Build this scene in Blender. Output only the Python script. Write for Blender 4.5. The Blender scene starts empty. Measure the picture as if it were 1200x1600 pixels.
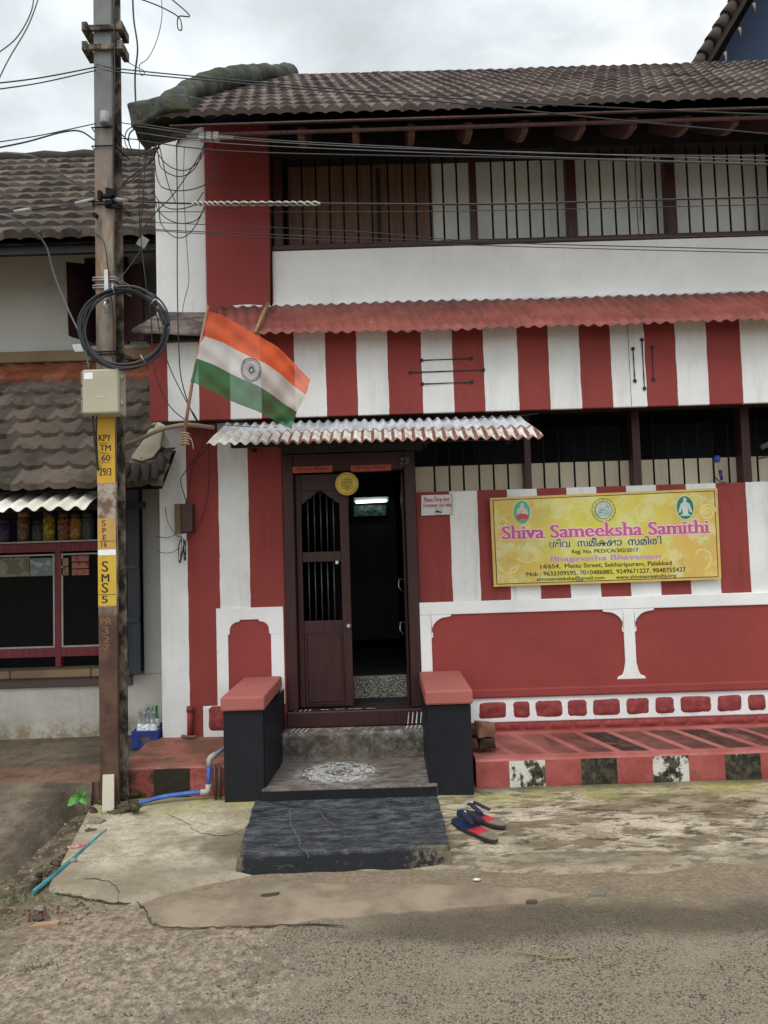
import bpy, bmesh, math, random
from mathutils import Vector, noise as mn
R = math.radians
random.seed(7)
S = bpy.context.scene
C = S.collection

# ------------------------------------------------------------------ camera
FPX, ROLL, PITCH, H = 1180.0, .031, math.atan(70/1180), 1.53
cam = bpy.data.cameras.new('camera'); cam_o = bpy.data.objects.new('camera', cam); C.objects.link(cam_o)
cam.sensor_fit = 'HORIZONTAL'; cam.sensor_width = 36; cam.lens = FPX/1200*36
cam.clip_start = .05; cam.clip_end = 1000
cam_o.location = (0, 0, H)
from mathutils import Matrix
cam_o.rotation_euler = (Matrix.Rotation(math.pi/2+PITCH, 3, 'X') @ Matrix.Rotation(-ROLL, 3, 'Z')).to_euler()
S.camera = cam_o
S.render.resolution_x, S.render.resolution_y = 768, 1024

# ------------------------------------------------------------------ world: overcast sky
w = bpy.data.worlds.new('World'); S.world = w; w.use_nodes = True
nt = w.node_tree; N = nt.nodes; L = nt.links; N.clear()
out = N.new('ShaderNodeOutputWorld'); bg = N.new('ShaderNodeBackground'); bg.inputs[1].default_value = .1
sky = N.new('ShaderNodeTexSky'); sky.sky_type = 'NISHITA'; sky.sun_disc = False
SUN_EL, SUN_AZ = R(58), R(205)      # azimuth measured clockwise from +Y: behind the camera, a little left
sky.sun_elevation = SUN_EL; sky.sun_rotation = SUN_AZ; sky.air_density = 1.5; sky.dust_density = 3
tc = N.new('ShaderNodeTexCoord')
def cloud_noise(scale, detail, rough, stretch, dist=.3):
    mp = N.new('ShaderNodeMapping'); mp.inputs['Scale'].default_value = stretch
    L.new(tc.outputs['Generated'], mp.inputs[0])
    n = N.new('ShaderNodeTexNoise'); n.inputs['Scale'].default_value = scale; n.inputs['Detail'].default_value = detail
    n.inputs['Roughness'].default_value = rough; n.inputs['Distortion'].default_value = dist
    L.new(mp.outputs[0], n.inputs[0]); return n.outputs[0]
def wramp(src, stops):
    r = N.new('ShaderNodeValToRGB'); e = r.color_ramp.elements
    for i, (p, c) in enumerate(stops):
        el = e[i] if i < 2 else e.new(p)
        el.position = p; el.color = c if len(c) == 4 else (*c, 1)
    L.new(src, r.inputs[0]); return r.outputs[0]
cl = wramp(cloud_noise(3.2, 7, .55, (1, 1, 1.9)), [(.34, (.43, .46, .475)), (.46, (.54, .575, .595)), (.56, (.66, .69, .705)), (.68, (.95, .97, .97))])
# brighter towards the zenith (overcast sky) and where the sun stands behind the cloud, low at the left
sx = N.new('ShaderNodeSeparateXYZ'); L.new(tc.outputs['Generated'], sx.inputs[0])
zen = N.new('ShaderNodeMapRange'); L.new(sx.outputs[2], zen.inputs[0])
zen.inputs[1].default_value = .45; zen.inputs[2].default_value = 1; zen.inputs[3].default_value = 10.2; zen.inputs[4].default_value = 20
back = N.new('ShaderNodeMapRange'); L.new(sx.outputs[1], back.inputs[0])
back.inputs[1].default_value = .3; back.inputs[2].default_value = -.6; back.inputs[3].default_value = 0; back.inputs[4].default_value = 5.0
dp = N.new('ShaderNodeVectorMath'); dp.operation = 'DOT_PRODUCT'; L.new(tc.outputs['Generated'], dp.inputs[0])
dp.inputs[1].default_value = Vector((-.37, 1, .62)).normalized()
glow = N.new('ShaderNodeMapRange'); glow.interpolation_type = 'SMOOTHSTEP'; L.new(dp.outputs['Value'], glow.inputs[0])
glow.inputs[1].default_value = .955; glow.inputs[2].default_value = 1; glow.inputs[3].default_value = 0; glow.inputs[4].default_value = 3.0
ad = N.new('ShaderNodeMath'); L.new(zen.outputs[0], ad.inputs[0]); L.new(back.outputs[0], ad.inputs[1])
ad2 = N.new('ShaderNodeMath'); L.new(ad.outputs[0], ad2.inputs[0]); L.new(glow.outputs[0], ad2.inputs[1])
vm = N.new('ShaderNodeVectorMath'); vm.operation = 'SCALE'; L.new(cl, vm.inputs[0]); L.new(ad2.outputs[0], vm.inputs['Scale'])
mx = N.new('ShaderNodeMix'); mx.data_type = 'RGBA'; mx.inputs[0].default_value = .93
L.new(sky.outputs[0], mx.inputs[6]); L.new(vm.outputs[0], mx.inputs[7]); L.new(mx.outputs[2], bg.inputs[0]); L.new(bg.outputs[0], out.inputs[0])

sun = bpy.data.lights.new('sun', 'SUN'); sun.energy = 1.1; sun.angle = R(35); sun.color = (1, .965, .92)
sun_o = bpy.data.objects.new('sun', sun); C.objects.link(sun_o)
d = Vector((math.sin(SUN_AZ)*math.cos(SUN_EL), math.cos(SUN_AZ)*math.cos(SUN_EL), math.sin(SUN_EL)))
sun_o.rotation_euler = d.to_track_quat('Z', 'Y').to_euler(); sun_o.location = d*30
S.view_settings.view_transform = 'Standard'; S.view_settings.look = 'None'
S.view_settings.exposure = 0.32; S.view_settings.gamma = 1

# ------------------------------------------------------------------ helpers
def at(px, py, Y):
    """pixel of the 1200x1600 photograph at real distance Y -> world point"""
    dx = px-600; dy = py-800
    u = dx*math.cos(ROLL)-dy*math.sin(ROLL); v = dx*math.sin(ROLL)+dy*math.cos(ROLL)
    y = FPX*math.cos(PITCH)+v*math.sin(PITCH); z = FPX*math.sin(PITCH)-v*math.cos(PITCH)
    return Vector((u/y*Y, Y, H+z/y*Y))
def gd(px, py, Z=0.0):
    a = at(px, py, 1.0); k = (Z-H)/(a.z-H); return Vector((a.x*k, k, Z))

def tag(o, label=None, cat=None, group=None, kind=None):
    if label: o['label'] = label
    if cat: o['category'] = cat
    if group: o['group'] = group
    if kind: o['kind'] = kind
    return o
def thing(name, label, cat, loc=(0, 0, 0), group=None):
    o = bpy.data.objects.new(name, None); C.objects.link(o); o.location = loc; o.empty_display_size = .1
    return tag(o, label, cat, group)
def wloc(o):
    v = Vector((0, 0, 0))
    while o: v += o.location; o = o.parent
    return v

class MB:
    def __init__(s): s.b = bmesh.new(); s.mi = 0
    def face(s, vs):
        f = s.b.faces.new([s.b.verts.new(v) for v in vs]); f.material_index = s.mi; return f
    def hexa(s, p):
        v = [s.b.verts.new(q) for q in p]
        for q in ((3, 2, 1, 0), (4, 5, 6, 7), (0, 1, 5, 4), (1, 2, 6, 5), (2, 3, 7, 6), (3, 0, 4, 7)):
            f = s.b.faces.new([v[i] for i in q]); f.material_index = s.mi
        return v
    def box(s, x0, x1, y0, y1, z0, z1):
        return s.hexa([(x0, y0, z0), (x1, y0, z0), (x1, y1, z0), (x0, y1, z0), (x0, y0, z1), (x1, y0, z1), (x1, y1, z1), (x0, y1, z1)])
    def obox(s, c, ax, ay, az):
        c = Vector(c); p = []
        for k in (-1, 1):
            for i, j in ((-1, -1), (1, -1), (1, 1), (-1, 1)): p.append(c+ax*i+ay*j+az*k)
        s.hexa(p)
    def prism(s, poly, y0, y1):
        """poly in XZ, counter-clockwise seen from -Y; extruded from y0 (front) to y1"""
        a = [s.b.verts.new((x, y0, z)) for x, z in poly]; b = [s.b.verts.new((x, y1, z)) for x, z in poly]
        n = len(poly)
        fs = [s.b.faces.new(a), s.b.faces.new(b[::-1])]
        for i in range(n): fs.append(s.b.faces.new((a[i], b[i], b[(i+1) % n], a[(i+1) % n])))
        for f in fs: f.material_index = s.mi
    def slab(s, poly, zt, zb):
        """poly of (x,y) with zt a number or function; flat plan shape"""
        ft = zt if callable(zt) else (lambda x, y: zt)
        a = [s.b.verts.new((x, y, ft(x, y))) for x, y in poly]; b = [s.b.verts.new((x, y, zb)) for x, y in poly]
        n = len(poly); s.b.faces.new(a); s.b.faces.new(b[::-1])
        for i in range(n): s.b.faces.new((a[i], b[i], b[(i+1) % n], a[(i+1) % n]))
    def tube(s, pts, r, seg=8, cap=True):
        pts = [Vector(p) for p in pts]; n = len(pts)
        rr = r if isinstance(r, (list, tuple)) else [r]*n
        rings = []; up = None
        for i, p in enumerate(pts):
            t = (pts[min(i+1, n-1)]-pts[max(i-1, 0)])
            if t.length < 1e-9: t = Vector((0, 0, 1))
            t.normalize()
            if up is None:
                up = Vector((0, 0, 1)) if abs(t.z) < .9 else Vector((1, 0, 0))
            a = t.cross(up)
            if a.length < 1e-5: a = t.cross(Vector((.3, 1, .2)))
            a.normalize(); b = a.cross(t).normalized(); up = b
            rings.append([s.b.verts.new(p+(a*math.cos(2*math.pi*k/seg)+b*math.sin(2*math.pi*k/seg))*rr[i]) for k in range(seg)])
        for i in range(n-1):
            for k in range(seg):
                f = s.b.faces.new((rings[i][k], rings[i][(k+1) % seg], rings[i+1][(k+1) % seg], rings[i+1][k])); f.smooth = True; f.material_index = s.mi
        if cap:
            for q in (rings[0][::-1], rings[-1]):
                f = s.b.faces.new(q); f.material_index = s.mi
    def lathe(s, c, prof, seg=16):
        c = Vector(c); rings = []
        for r, z in prof: rings.append([s.b.verts.new(c+Vector((r*math.cos(2*math.pi*k/seg), r*math.sin(2*math.pi*k/seg), z))) for k in range(seg)])
        for i in range(len(rings)-1):
            for k in range(seg):
                f = s.b.faces.new((rings[i][k], rings[i][(k+1) % seg], rings[i+1][(k+1) % seg], rings[i+1][k])); f.smooth = True; f.material_index = s.mi
        s.b.faces.new(rings[0][::-1]).material_index = s.mi; s.b.faces.new(rings[-1]).material_index = s.mi
    def rock(s, c, r, seed=0, sq=(1, 1, .7), sub=2, rough=.35):
        m = bmesh.ops.create_icosphere(s.b, subdivisions=sub, radius=1)
        for v in m['verts']:
            n = mn.noise(v.co*1.3+Vector((seed*3.7, seed*1.9, 0)))*rough+mn.noise(v.co*3+Vector((seed, 0, 9)))*rough*.35
            k = 1+n; v.co = Vector(c)+Vector((v.co.x*sq[0]*r*k, v.co.y*sq[1]*r*k, v.co.z*sq[2]*r*k))
    def build(s, name, mat, parent=None, bevel=0, smooth=False, normals=True):
        if normals: bmesh.ops.recalc_face_normals(s.b, faces=s.b.faces)
        me = bpy.data.meshes.new(name); s.b.to_mesh(me); s.b.free()
        if parent is not None:
            me.transform(Matrix.Translation(-wloc(parent)))
        for m in (mat if isinstance(mat, (list, tuple)) else [mat]): me.materials.append(m)
        if smooth:
            for p in me.polygons: p.use_smooth = True
        o = bpy.data.objects.new(name, me); C.objects.link(o)
        if parent is not None: o.parent = parent
        if bevel:
            b = o.modifiers.new('bevel', 'BEVEL'); b.width = bevel; b.segments = 2; b.limit_method = 'ANGLE'; b.angle_limit = R(40)
        return o

def smoothpath(pts, k=6):
    """Catmull-Rom through the points"""
    P = [Vector(p) for p in pts]
    if len(P) < 3: return P
    P = [P[0]*2-P[1]]+P+[P[-1]*2-P[-2]]; o = []
    for i in range(1, len(P)-2):
        for j in range(k):
            t = j/k; a, b, c, e = P[i-1:i+3]
            o.append(.5*((2*b)+(c-a)*t+(2*a-5*b+4*c-e)*t*t+(3*b-a-3*c+e)*t**3))
    o.append(P[-2]); return o

# ------------------------------------------------------------------ materials
class NT:
    def __init__(s, name, rough=.7, spec=.3, metal=0.0):
        s.m = bpy.data.materials.new(name); s.m.use_nodes = True
        s.t = s.m.node_tree; s.N = s.t.nodes; s.L = s.t.links
        s.p = s.N['Principled BSDF']; s.p.inputs['Roughness'].default_value = rough
        s.p.inputs['Specular IOR Level'].default_value = spec; s.p.inputs['Metallic'].default_value = metal
        s.pos = s.N.new('ShaderNodeNewGeometry').outputs['Position']; s.h = None
    def link(s, v, i):
        if isinstance(v, bpy.types.NodeSocket): s.L.new(v, i)
        elif isinstance(v, (tuple, list)) and len(v) == 3 and i.type == 'RGBA': i.default_value = (*v, 1)
        else: i.default_value = v
    def map(s, scale=(1, 1, 1), loc=(0, 0, 0), rot=(0, 0, 0), src=None):
        n = s.N.new('ShaderNodeMapping'); n.inputs['Scale'].default_value = scale; n.inputs['Location'].default_value = loc
        n.inputs['Rotation'].default_value = rot; s.L.new(src or s.pos, n.inputs[0]); return n.outputs[0]
    def noise(s, scale, detail=5, rough=.55, vec=None, dist=0):
        n = s.N.new('ShaderNodeTexNoise'); n.inputs['Scale'].default_value = scale; n.inputs['Detail'].default_value = detail
        n.inputs['Roughness'].default_value = rough; n.inputs['Distortion'].default_value = dist; s.L.new(vec or s.pos, n.inputs[0]); return n.outputs[0]
    def voro(s, scale, feat='F1', vec=None, out=0, rnd=1):
        n = s.N.new('ShaderNodeTexVoronoi'); n.feature = feat; n.inputs['Scale'].default_value = scale; n.inputs['Randomness'].default_value = rnd
        s.L.new(vec or s.pos, n.inputs[0]); return n.outputs[out]
    def xyz(s, src=None):
        n = s.N.new('ShaderNodeSeparateXYZ'); s.L.new(src or s.pos, n.inputs[0]); return n.outputs
    def math(s, op, a, b=0.0, c=None, clamp=False):
        n = s.N.new('ShaderNodeMath'); n.operation = op; n.use_clamp = clamp; s.link(a, n.inputs[0]); s.link(b, n.inputs[1])
        if c is not None: s.link(c, n.inputs[2])
        return n.outputs[0]
    def rng(s, v, a, b, c=0.0, d=1.0, smooth=True):
        n = s.N.new('ShaderNodeMapRange'); n.interpolation_type = 'SMOOTHSTEP' if smooth else 'LINEAR'
        s.link(v, n.inputs[0])
        for i, q in enumerate((a, b, c, d)): s.link(q, n.inputs[i+1])
        return n.outputs[0]
    def mix(s, f, a, b, blend='MIX'):
        n = s.N.new('ShaderNodeMix'); n.data_type = 'RGBA'; n.blend_type = blend
        s.link(f, n.inputs[0]); s.link(a, n.inputs[6]); s.link(b, n.inputs[7]); return n.outputs[2]
    def ramp(s, f, stops, interp='LINEAR'):
        n = s.N.new('ShaderNodeValToRGB'); n.color_ramp.interpolation = interp; e = n.color_ramp.elements
        for i, (p, c) in enumerate(stops):
            el = e[i] if i < 2 else e.new(p)
            el.position = p; el.color = (*c, 1) if len(c) == 3 else c
        s.L.new(f, n.inputs[0]); return n.outputs[0]
    def color(s, c): s.link(c, s.p.inputs['Base Color'])
    def rough(s, v): s.link(v, s.p.inputs['Roughness'])
    def bump(s, h, strength=.3, dist=.01):
        n = s.N.new('ShaderNodeBump'); n.inputs['Strength'].default_value = strength; n.inputs['Distance'].default_value = dist
        s.L.new(h, n.inputs['Height'])
        if s.h: s.L.new(s.h, n.inputs['Normal'])
        s.h = n.outputs[0]; s.L.new(s.h, s.p.inputs['Normal'])

def vary(t, col, amt=.12, scale=1.6):
    a = tuple(c*(1-amt) for c in col); b = tuple(min(1, c*(1+amt)) for c in col)
    c = t.mix(t.rng(t.noise(scale, 6, .6), .3, .7), a, b)
    return c
def grime(t, c, amount=.5, col=(.10, .09, .07), zlo=None):
    """vertical rain streaks and specks that belong to the paint"""
    st = t.rng(t.noise(3.2, 8, .78, t.map((3.5, 3.5, .35))), .52, .76)
    sp = t.rng(t.noise(34, 3, .6), .68, .78)
    m = t.math('MAXIMUM', t.math('MULTIPLY', st, amount*.45), t.math('MULTIPLY', sp, amount))
    return t.mix(m, c, col)
def plaster(name, col, amount=.4, rough=.75, bump=.25, amt=.08, dirt=(.12, .10, .08)):
    t = NT(name, rough, .25); c = grime(t, vary(t, col, amt), amount, dirt); t.color(c)
    t.bump(t.noise(9, 4, .5), bump, .02); t.bump(t.noise(120, 3, .6), bump*.6, .004); return t.m
def simple(name, col, rough=.5, metal=0, spec=.4, amt=.12, scale=12, bump=0):
    t = NT(name, rough, spec, metal); t.color(vary(t, col, amt, scale))
    if bump: t.bump(t.noise(60, 4, .6), bump, .004)
    return t.m

RED = (.275, .050, .045); WHITE = (.79, .80, .79); SALMON = (.37, .118, .10); BLACK = (.011, .012, .016); MAROON = (.040, .013, .012)
def striped(name, edges, cols, x0, x1, amount=.35):
    """hand-painted vertical bands: edges in world X, constant colours between them"""
    t = NT(name, .72, .25)
    x = t.xyz()[0]
    wob = t.math('MULTIPLY', t.math('SUBTRACT', t.noise(5, 3, .6, t.map((0.2, 1, 1))), .5), .016)
    f = t.rng(t.math('ADD', x, wob), x0, x1, 0, 1, smooth=False)
    stops = [(0, cols[0])]+[((e-x0)/(x1-x0), c) for e, c in zip(edges, cols[1:])]
    c = t.ramp(f, stops, 'CONSTANT')
    c = t.mix(t.rng(t.noise(1.7, 6, .6), .35, .7), c, t.mix(1, c, (.86, .86, .85), 'MULTIPLY'))
    c = t.mix(t.rng(t.noise(2.6, 8, .75, t.map((3, 3, .5), (5, 1, 2))), .46, .70, 0, .7), c, t.mix(1, c, (.80, .77, .74), 'MULTIPLY'))
    c = grime(t, c, amount, (.13, .11, .09)); t.color(c)
    t.bump(t.noise(8, 4, .5), .22, .02); t.bump(t.noise(130, 3, .6), .15, .004); return t.m

M = {}
M['red'] = plaster('red_paint', RED, .35, .7)
M['white'] = plaster('white_paint', WHITE, .34)
M['salmon'] = plaster('salmon_paint', SALMON, .5)
M['black'] = plaster('black_paint', BLACK, .15, .5, .3, .2, (.05, .05, .05))
def wood(name, col, rough=.45):
    t = NT(name, rough, .35); g = t.noise(5, 6, .65, t.map((9, 9, .5)))
    t.color(t.mix(t.rng(g, .3, .7), tuple(c*.75 for c in col), tuple(c*1.3 for c in col))); t.bump(g, .15, .004); return t.m
M['maroon'] = wood('maroon_door_paint', MAROON)
M['maroon2'] = wood('maroon_post_paint', (.048, .016, .015))
M['darkwood'] = wood('dark_timber', (.018, .015, .015), .7)
M['rafter'] = wood('pink_rafter_paint', (.105, .055, .048), .7)
M['plywood'] = wood('brown_plywood', (.15, .085, .055), .6)
M['bamboo'] = wood('bamboo', (.33, .20, .10), .55)
M['bar'] = simple('black_iron', (.006, .0065, .008), .7, 0, .15)
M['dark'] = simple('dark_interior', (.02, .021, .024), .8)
M['grey_board'] = plaster('grey_white_board', (.72, .75, .73), .55, .7, .1)
M['beige_board'] = plaster('beige_board', (.62, .55, .42), .5, .7, .1)
M['steel'] = simple('galvanised_steel', (.45, .46, .47), .4, .8)
M['cable'] = simple('black_cable', (.02, .02, .023), .5)
M['cable_grey'] = simple('grey_cable', (.11, .115, .12), .5)
M['ink'] = simple('black_ink', (.012, .011, .012), .6)
M['ink_red'] = simple('red_ink', (.45, .03, .02), .6)

# text -> mesh helper --------------------------------------------------
def text_bm(body, offset=0.0, extrude=0.0):
    cu = bpy.data.curves.new('t', 'FONT'); cu.body = body; cu.size = 1; cu.offset = offset; cu.extrude = extrude; cu.resolution_u = 3
    o = bpy.data.objects.new('t', cu); C.objects.link(o)
    bpy.context.view_layer.update()
    me = bpy.data.meshes.new_from_object(o.evaluated_get(bpy.context.evaluated_depsgraph_get()))
    vs = [tuple(v.co) for v in me.vertices]; fs = [tuple(p.vertices) for p in me.polygons]
    bpy.data.objects.remove(o); bpy.data.curves.remove(cu); bpy.data.meshes.remove(me)
    return vs, fs
_cap = {}
def lettering(mb, body, a, b, height, offset=0.0, y_out=0.0, ydir=None, extra=0.0):
    """body between baseline points a and b (world), cap height `height`, facing -Y"""
    a = Vector(a); b = Vector(b)
    if 'H' not in _cap:
        v, _ = text_bm('H'); _cap['H'] = max(q[1] for q in v)
    vs, fs = text_bm(body)
    if not vs: return
    x0 = min(v[0] for v in vs); x1 = max(v[0] for v in vs); dx = (b-a)
    sc = height/_cap['H']; o = offset*sc
    dirs = [(0, 0)] if o == 0 else ([(-o, 0), (0, 0), (o, 0)] if offset < .035 else [(o*math.cos(q), o*math.sin(q)) for q in [math.pi*k/4 for k in range(8)]]+[(0, 0)])
    for n_, (sx, sz) in enumerate(dirs):
        vv = []
        for v in vs:
            t = (v[0]-x0)/(x1-x0)
            vv.append(mb.b.verts.new(a+dx*t+Vector((sx, y_out-n_*.00006, v[1]*sc+sz))))
        for f in fs:
            try: q = mb.b.faces.new([vv[i] for i in f]); q.material_index = mb.mi
            except ValueError: pass

F = 5.5       # distance of the front wall plane
# ================================================================== GROUND
def zones(t):
    X, Y, Z = t.xyz()
    wx = t.math('ADD', X, t.math('MULTIPLY', t.math('SUBTRACT', t.noise(1.6, 5, .6), .5), .9))
    wy = t.math('ADD', Y, t.math('MULTIPLY', t.math('SUBTRACT', t.noise(1.9, 6, .65), .5), .34))
    return X, Y, wx, wy
t = NT('road_surface', .9, .2)
X, Y, wx, wy = zones(t)
fine = t.noise(150, 4, .8); mid = t.noise(42, 4, .7); big = t.noise(2.3, 6, .6)
grit = t.voro(120)
asp = t.mix(t.rng(fine, .38, .64), (.074, .060, .043), (.35, .295, .215))
cell = t.voro(135, out=1); cell2 = t.voro(300, out=1)
asp = t.mix(t.math('MULTIPLY', t.rng(cell, .25, .75), .62), asp, t.mix(t.rng(cell2, .3, .7), (.15, .122, .088), (.34, .285, .21)))
asp = t.mix(t.math('MULTIPLY', t.rng(cell, .30, .22), .75), asp, (.045, .038, .030))
asp = t.mix(t.math('MULTIPLY', t.rng(t.noise(3.0, 7, .7, t.map((.7, 1.6, 1))), .46, .66), .5), asp, (.30, .245, .175))
asp = t.mix(t.math('MULTIPLY', t.rng(t.noise(75, 2, .5), .66, .72), .8), asp, (.36, .33, .28))
wet = t.math('MULTIPLY', t.rng(wy, 3.02, 3.16), t.rng(wy, 3.50, 3.36)); wet = t.math('MULTIPLY', wet, t.rng(wx, -.5, .1))
asp = t.mix(t.math('MULTIPLY', wet, .70), asp, (.075, .060, .042))
sand = t.mix(t.rng(mid, .35, .65), (.20, .155, .105), (.33, .26, .18))
sand = t.mix(t.math('MULTIPLY', t.rng(cell2, .35, .65), .45), sand, (.155, .122, .088))
sand = t.mix(t.math('MULTIPLY', t.rng(t.noise(8, 9, .8, t.map((.6, 1.6, 1))), .50, .62), .5), sand, (.135, .108, .08))
sand = t.mix(t.math('MULTIPLY', t.rng(big, .45, .65), .5), sand, (.16, .125, .085))
sand = t.mix(t.math('MULTIPLY', t.rng(fine, .62, .74), .6), sand, (.09, .075, .06))
c = t.mix(t.rng(wy, 3.28, 3.44), asp, sand)
ero = t.mix(t.rng(t.noise(26, 7, .75), .36, .62), (.15, .118, .083), (.40, .325, .235))
pit = t.math('MULTIPLY', t.rng(t.noise(38, 5, .7, t.map((1, 1.4, 1))), .585, .635), t.rng(t.noise(4, 4), .42, .58))
ero = t.mix(t.math('MULTIPLY', pit, .85), ero, (.085, .066, .048))
ero = t.mix(t.math('MULTIPLY', t.rng(t.noise(3.3, 8, .72), .50, .60), .65), ero, (.155, .12, .082))
ero = t.mix(t.math('MULTIPLY', t.rng(t.noise(11, 6, .7), .60, .68), .6), ero, (.11, .10, .085))
ero = t.mix(t.math('MULTIPLY', t.rng(cell, .42, .60), .35), ero, (.12, .10, .08))
em = t.rng(t.math('ADD', wx, t.math('MULTIPLY', t.math('SUBTRACT', t.noise(9, 4), .5), .25)), -.36, -.52)
c = t.mix(t.math('MULTIPLY', em, t.rng(wy, 3.62, 3.42)), c, ero)
gul = t.rng(wx, -1.45, -1.75)                      # soil and moss beside the apron
soil = t.mix(t.rng(t.noise(14, 5, .7), .4, .6), (.075, .055, .035), (.17, .13, .085))
soil = t.mix(t.math('MULTIPLY', t.rng(t.noise(9, 4, .6), .56, .66), .7), soil, (.05, .065, .02))
c = t.mix(t.math('MULTIPLY', gul, t.rng(wy, 3.1, 3.35)), c, soil)
ck = t.voro(.9, 'DISTANCE_TO_EDGE', t.map((1, 1, 1), src=None))
t.color(c)
t.bump(t.noise(5, 5, .6), .5, .03); t.bump(mid, .6, .012); t.bump(fine, .55, .005); t.bump(grit, .3, .003)
M['road'] = t.m

def gz(x, y):
    """height of the ground"""
    z = 0.0
    k = min(1, max(0, (y-3.75)/.95)); z += .03*k*k*(3-2*k)
    if x < -1.55:   # rises into the side at the left
        k = min(1, max(0, (-1.55-x)/.3)); m = min(1, max(0, (y-3.6)/1.0)); z += .03*k*m
    z += mn.noise(Vector((x*1.1, y*1.1, 0)))*.010*min(1, 4/(abs(y)+1))+mn.noise(Vector((x*6, y*6, 3)))*.004
    if x < -.45 and y < 3.1: z -= .012*min(1, (-.45-x)/.05)*min(1, (3.1-y)/.05)*(.6+.6*abs(mn.noise(Vector((x*9, y*9, 1)))))
    return z
def axis(a, b, step, far):
    v = [a+i*step for i in range(int((b-a)/step)+1)]; s = step; lo = [a]; hi = [v[-1]]
    while lo[-1] > -far: s *= 1.5; lo.append(lo[-1]-s)
    s = step
    while hi[-1] < far: s *= 1.5; hi.append(hi[-1]+s)
    return lo[:0:-1]+v+hi[1:]
xs = axis(-3.6, 4.2, .04, 80); ys = axis(1.2, 5.1, .04, 80)
m = MB(); g = [[m.b.verts.new((x, y, gz(x, y))) for x in xs] for y in ys]
for j in range(len(ys)-1):
    for i in range(len(xs)-1): m.b.faces.new((g[j][i], g[j][i+1], g[j+1][i+1], g[j+1][i]))
tag(m.build('road', M['road'], smooth=True), kind='structure')

# apron: pale mossy cement strip in front of the house
t = NT('apron_cement', .85, .25)
X, Y, wx, wy = zones(t)
base = t.mix(t.rng(t.noise(2.6, 6, .6), .35, .62), (.34, .285, .20), (.60, .525, .405))
moldv = t.map((1.3, 4.2, 1))
mold = t.math('MULTIPLY', t.rng(t.noise(1.9, 9, .74, moldv, .4), .46, .56), t.rng(X, -.2, .25, .15, 1))
base = t.mix(t.math('MULTIPLY', mold, .85), base, (.125, .097, .058))
m2 = t.math('MULTIPLY', t.rng(t.noise(5.5, 8, .75, t.map((1.2, 3.4, 1))), .52, .58), t.rng(X, -.2, .3, .3, 1))
base = t.mix(t.math('MULTIPLY', m2, .9), base, (.045, .034, .018))
edge = t.math('MULTIPLY', t.rng(wy, 4.45, 4.72), t.rng(t.noise(3.5, 6, .7), .38, .55))
base = t.mix(t.math('MULTIPLY', edge, .75), base, (.42, .40, .13))
edge2 = t.math('MULTIPLY', t.rng(wy, 4.72, 4.86), t.rng(X, -.2, .3, .6, 1))
base = t.mix(t.math('MULTIPLY', edge2, .8), base, (.07, .062, .03))
base = t.mix(t.math('MULTIPLY', t.rng(t.noise(16, 9, .82), .48, .62), .55), base, (.21, .165, .11))
base = t.mix(t.math('MULTIPLY', t.rng(t.noise(90, 4, .7), .58, .68), .5), base, (.14, .115, .08))
base = t.mix(t.math('MULTIPLY', t.rng(t.voro(240, out=1), .40, .62), .28), base, (.17, .135, .09))
dw = t.math('MULTIPLY', t.math('MULTIPLY', t.rng(wx, -1.12, -.92), t.rng(X, -.60, -.72)), t.math('MULTIPLY', t.rng(wy, 4.42, 4.25), t.rng(wy, 3.86, 4.0))); base = t.mix(t.math('MULTIPLY', dw, .75), base, (.11, .082, .05))
sp = t.math('MULTIPLY', t.rng(t.noise(24, 4, .6, t.map((1, 1.8, 1))), .62, .68), t.rng(t.noise(2.2, 3), .45, .6))
base = t.mix(t.math('MULTIPLY', sp, .75), base, (.07, .06, .045))
frn = t.math('MULTIPLY', t.rng(wy, 3.98, 3.78), .55); base = t.mix(frn, base, (.20, .165, .115))
crk = t.rng(t.voro(1.15, 'DISTANCE_TO_EDGE', t.map((1, 1, 1), (3.1, 1.7, 0))), .0, .006)
t.color(base)
t.rough(t.rng(t.noise(3, 4), .3, .7, .65, .95))
t.bump(t.noise(6, 6, .6), .4, .02); t.bump(t.noise(60, 4, .65), .5, .006); t.bump(t.noise(180, 3, .6), .4, .003)
M['apron'] = t.m
edge_pts = [gd(80, 1395), gd(110, 1398), gd(160, 1408), gd(210, 1416), gd(245, 1402), gd(300, 1388), gd(360, 1376), gd(400, 1366), gd(480, 1362), gd(600, 1358), gd(700, 1357),
            gd(760, 1362), gd(840, 1366), gd(900, 1368), gd(960, 1362), gd(1010, 1366), gd(1060, 1358), gd(1100, 1350), gd(1150, 1349), gd(1200, 1356), gd(1320, 1350), gd(1500, 1350)]
E2 = []
for i in range(len(edge_pts)-1):
    for j in range(6):
        p = edge_pts[i].lerp(edge_pts[i+1], j/6); p.y += mn.noise(Vector((p.x*7, p.y*7, 5)))*.035+mn.noise(Vector((p.x*30, 1, 5)))*.012; E2.append(p)
def apron_front(x):
    for a, b in zip(E2, E2[1:]):
        if a.x <= x <= b.x: return a.y+(b.y-a.y)*(x-a.x)/(b.x-a.x+1e-9)
    return E2[-1].y
def az(x, y):
    f = y-apron_front(x)
    return gz(x, y)*.6+.022*min(1, max(0, f/.05))+.018*min(1, max(0, (y-3.8)/.9))+mn.noise(Vector((x*2, y*2, 8)))*.006
m = MB(); xl = [E2[0].x-.02+.035*i for i in range(int((E2[-1].x-E2[0].x)/.035))]
rows = []
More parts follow.
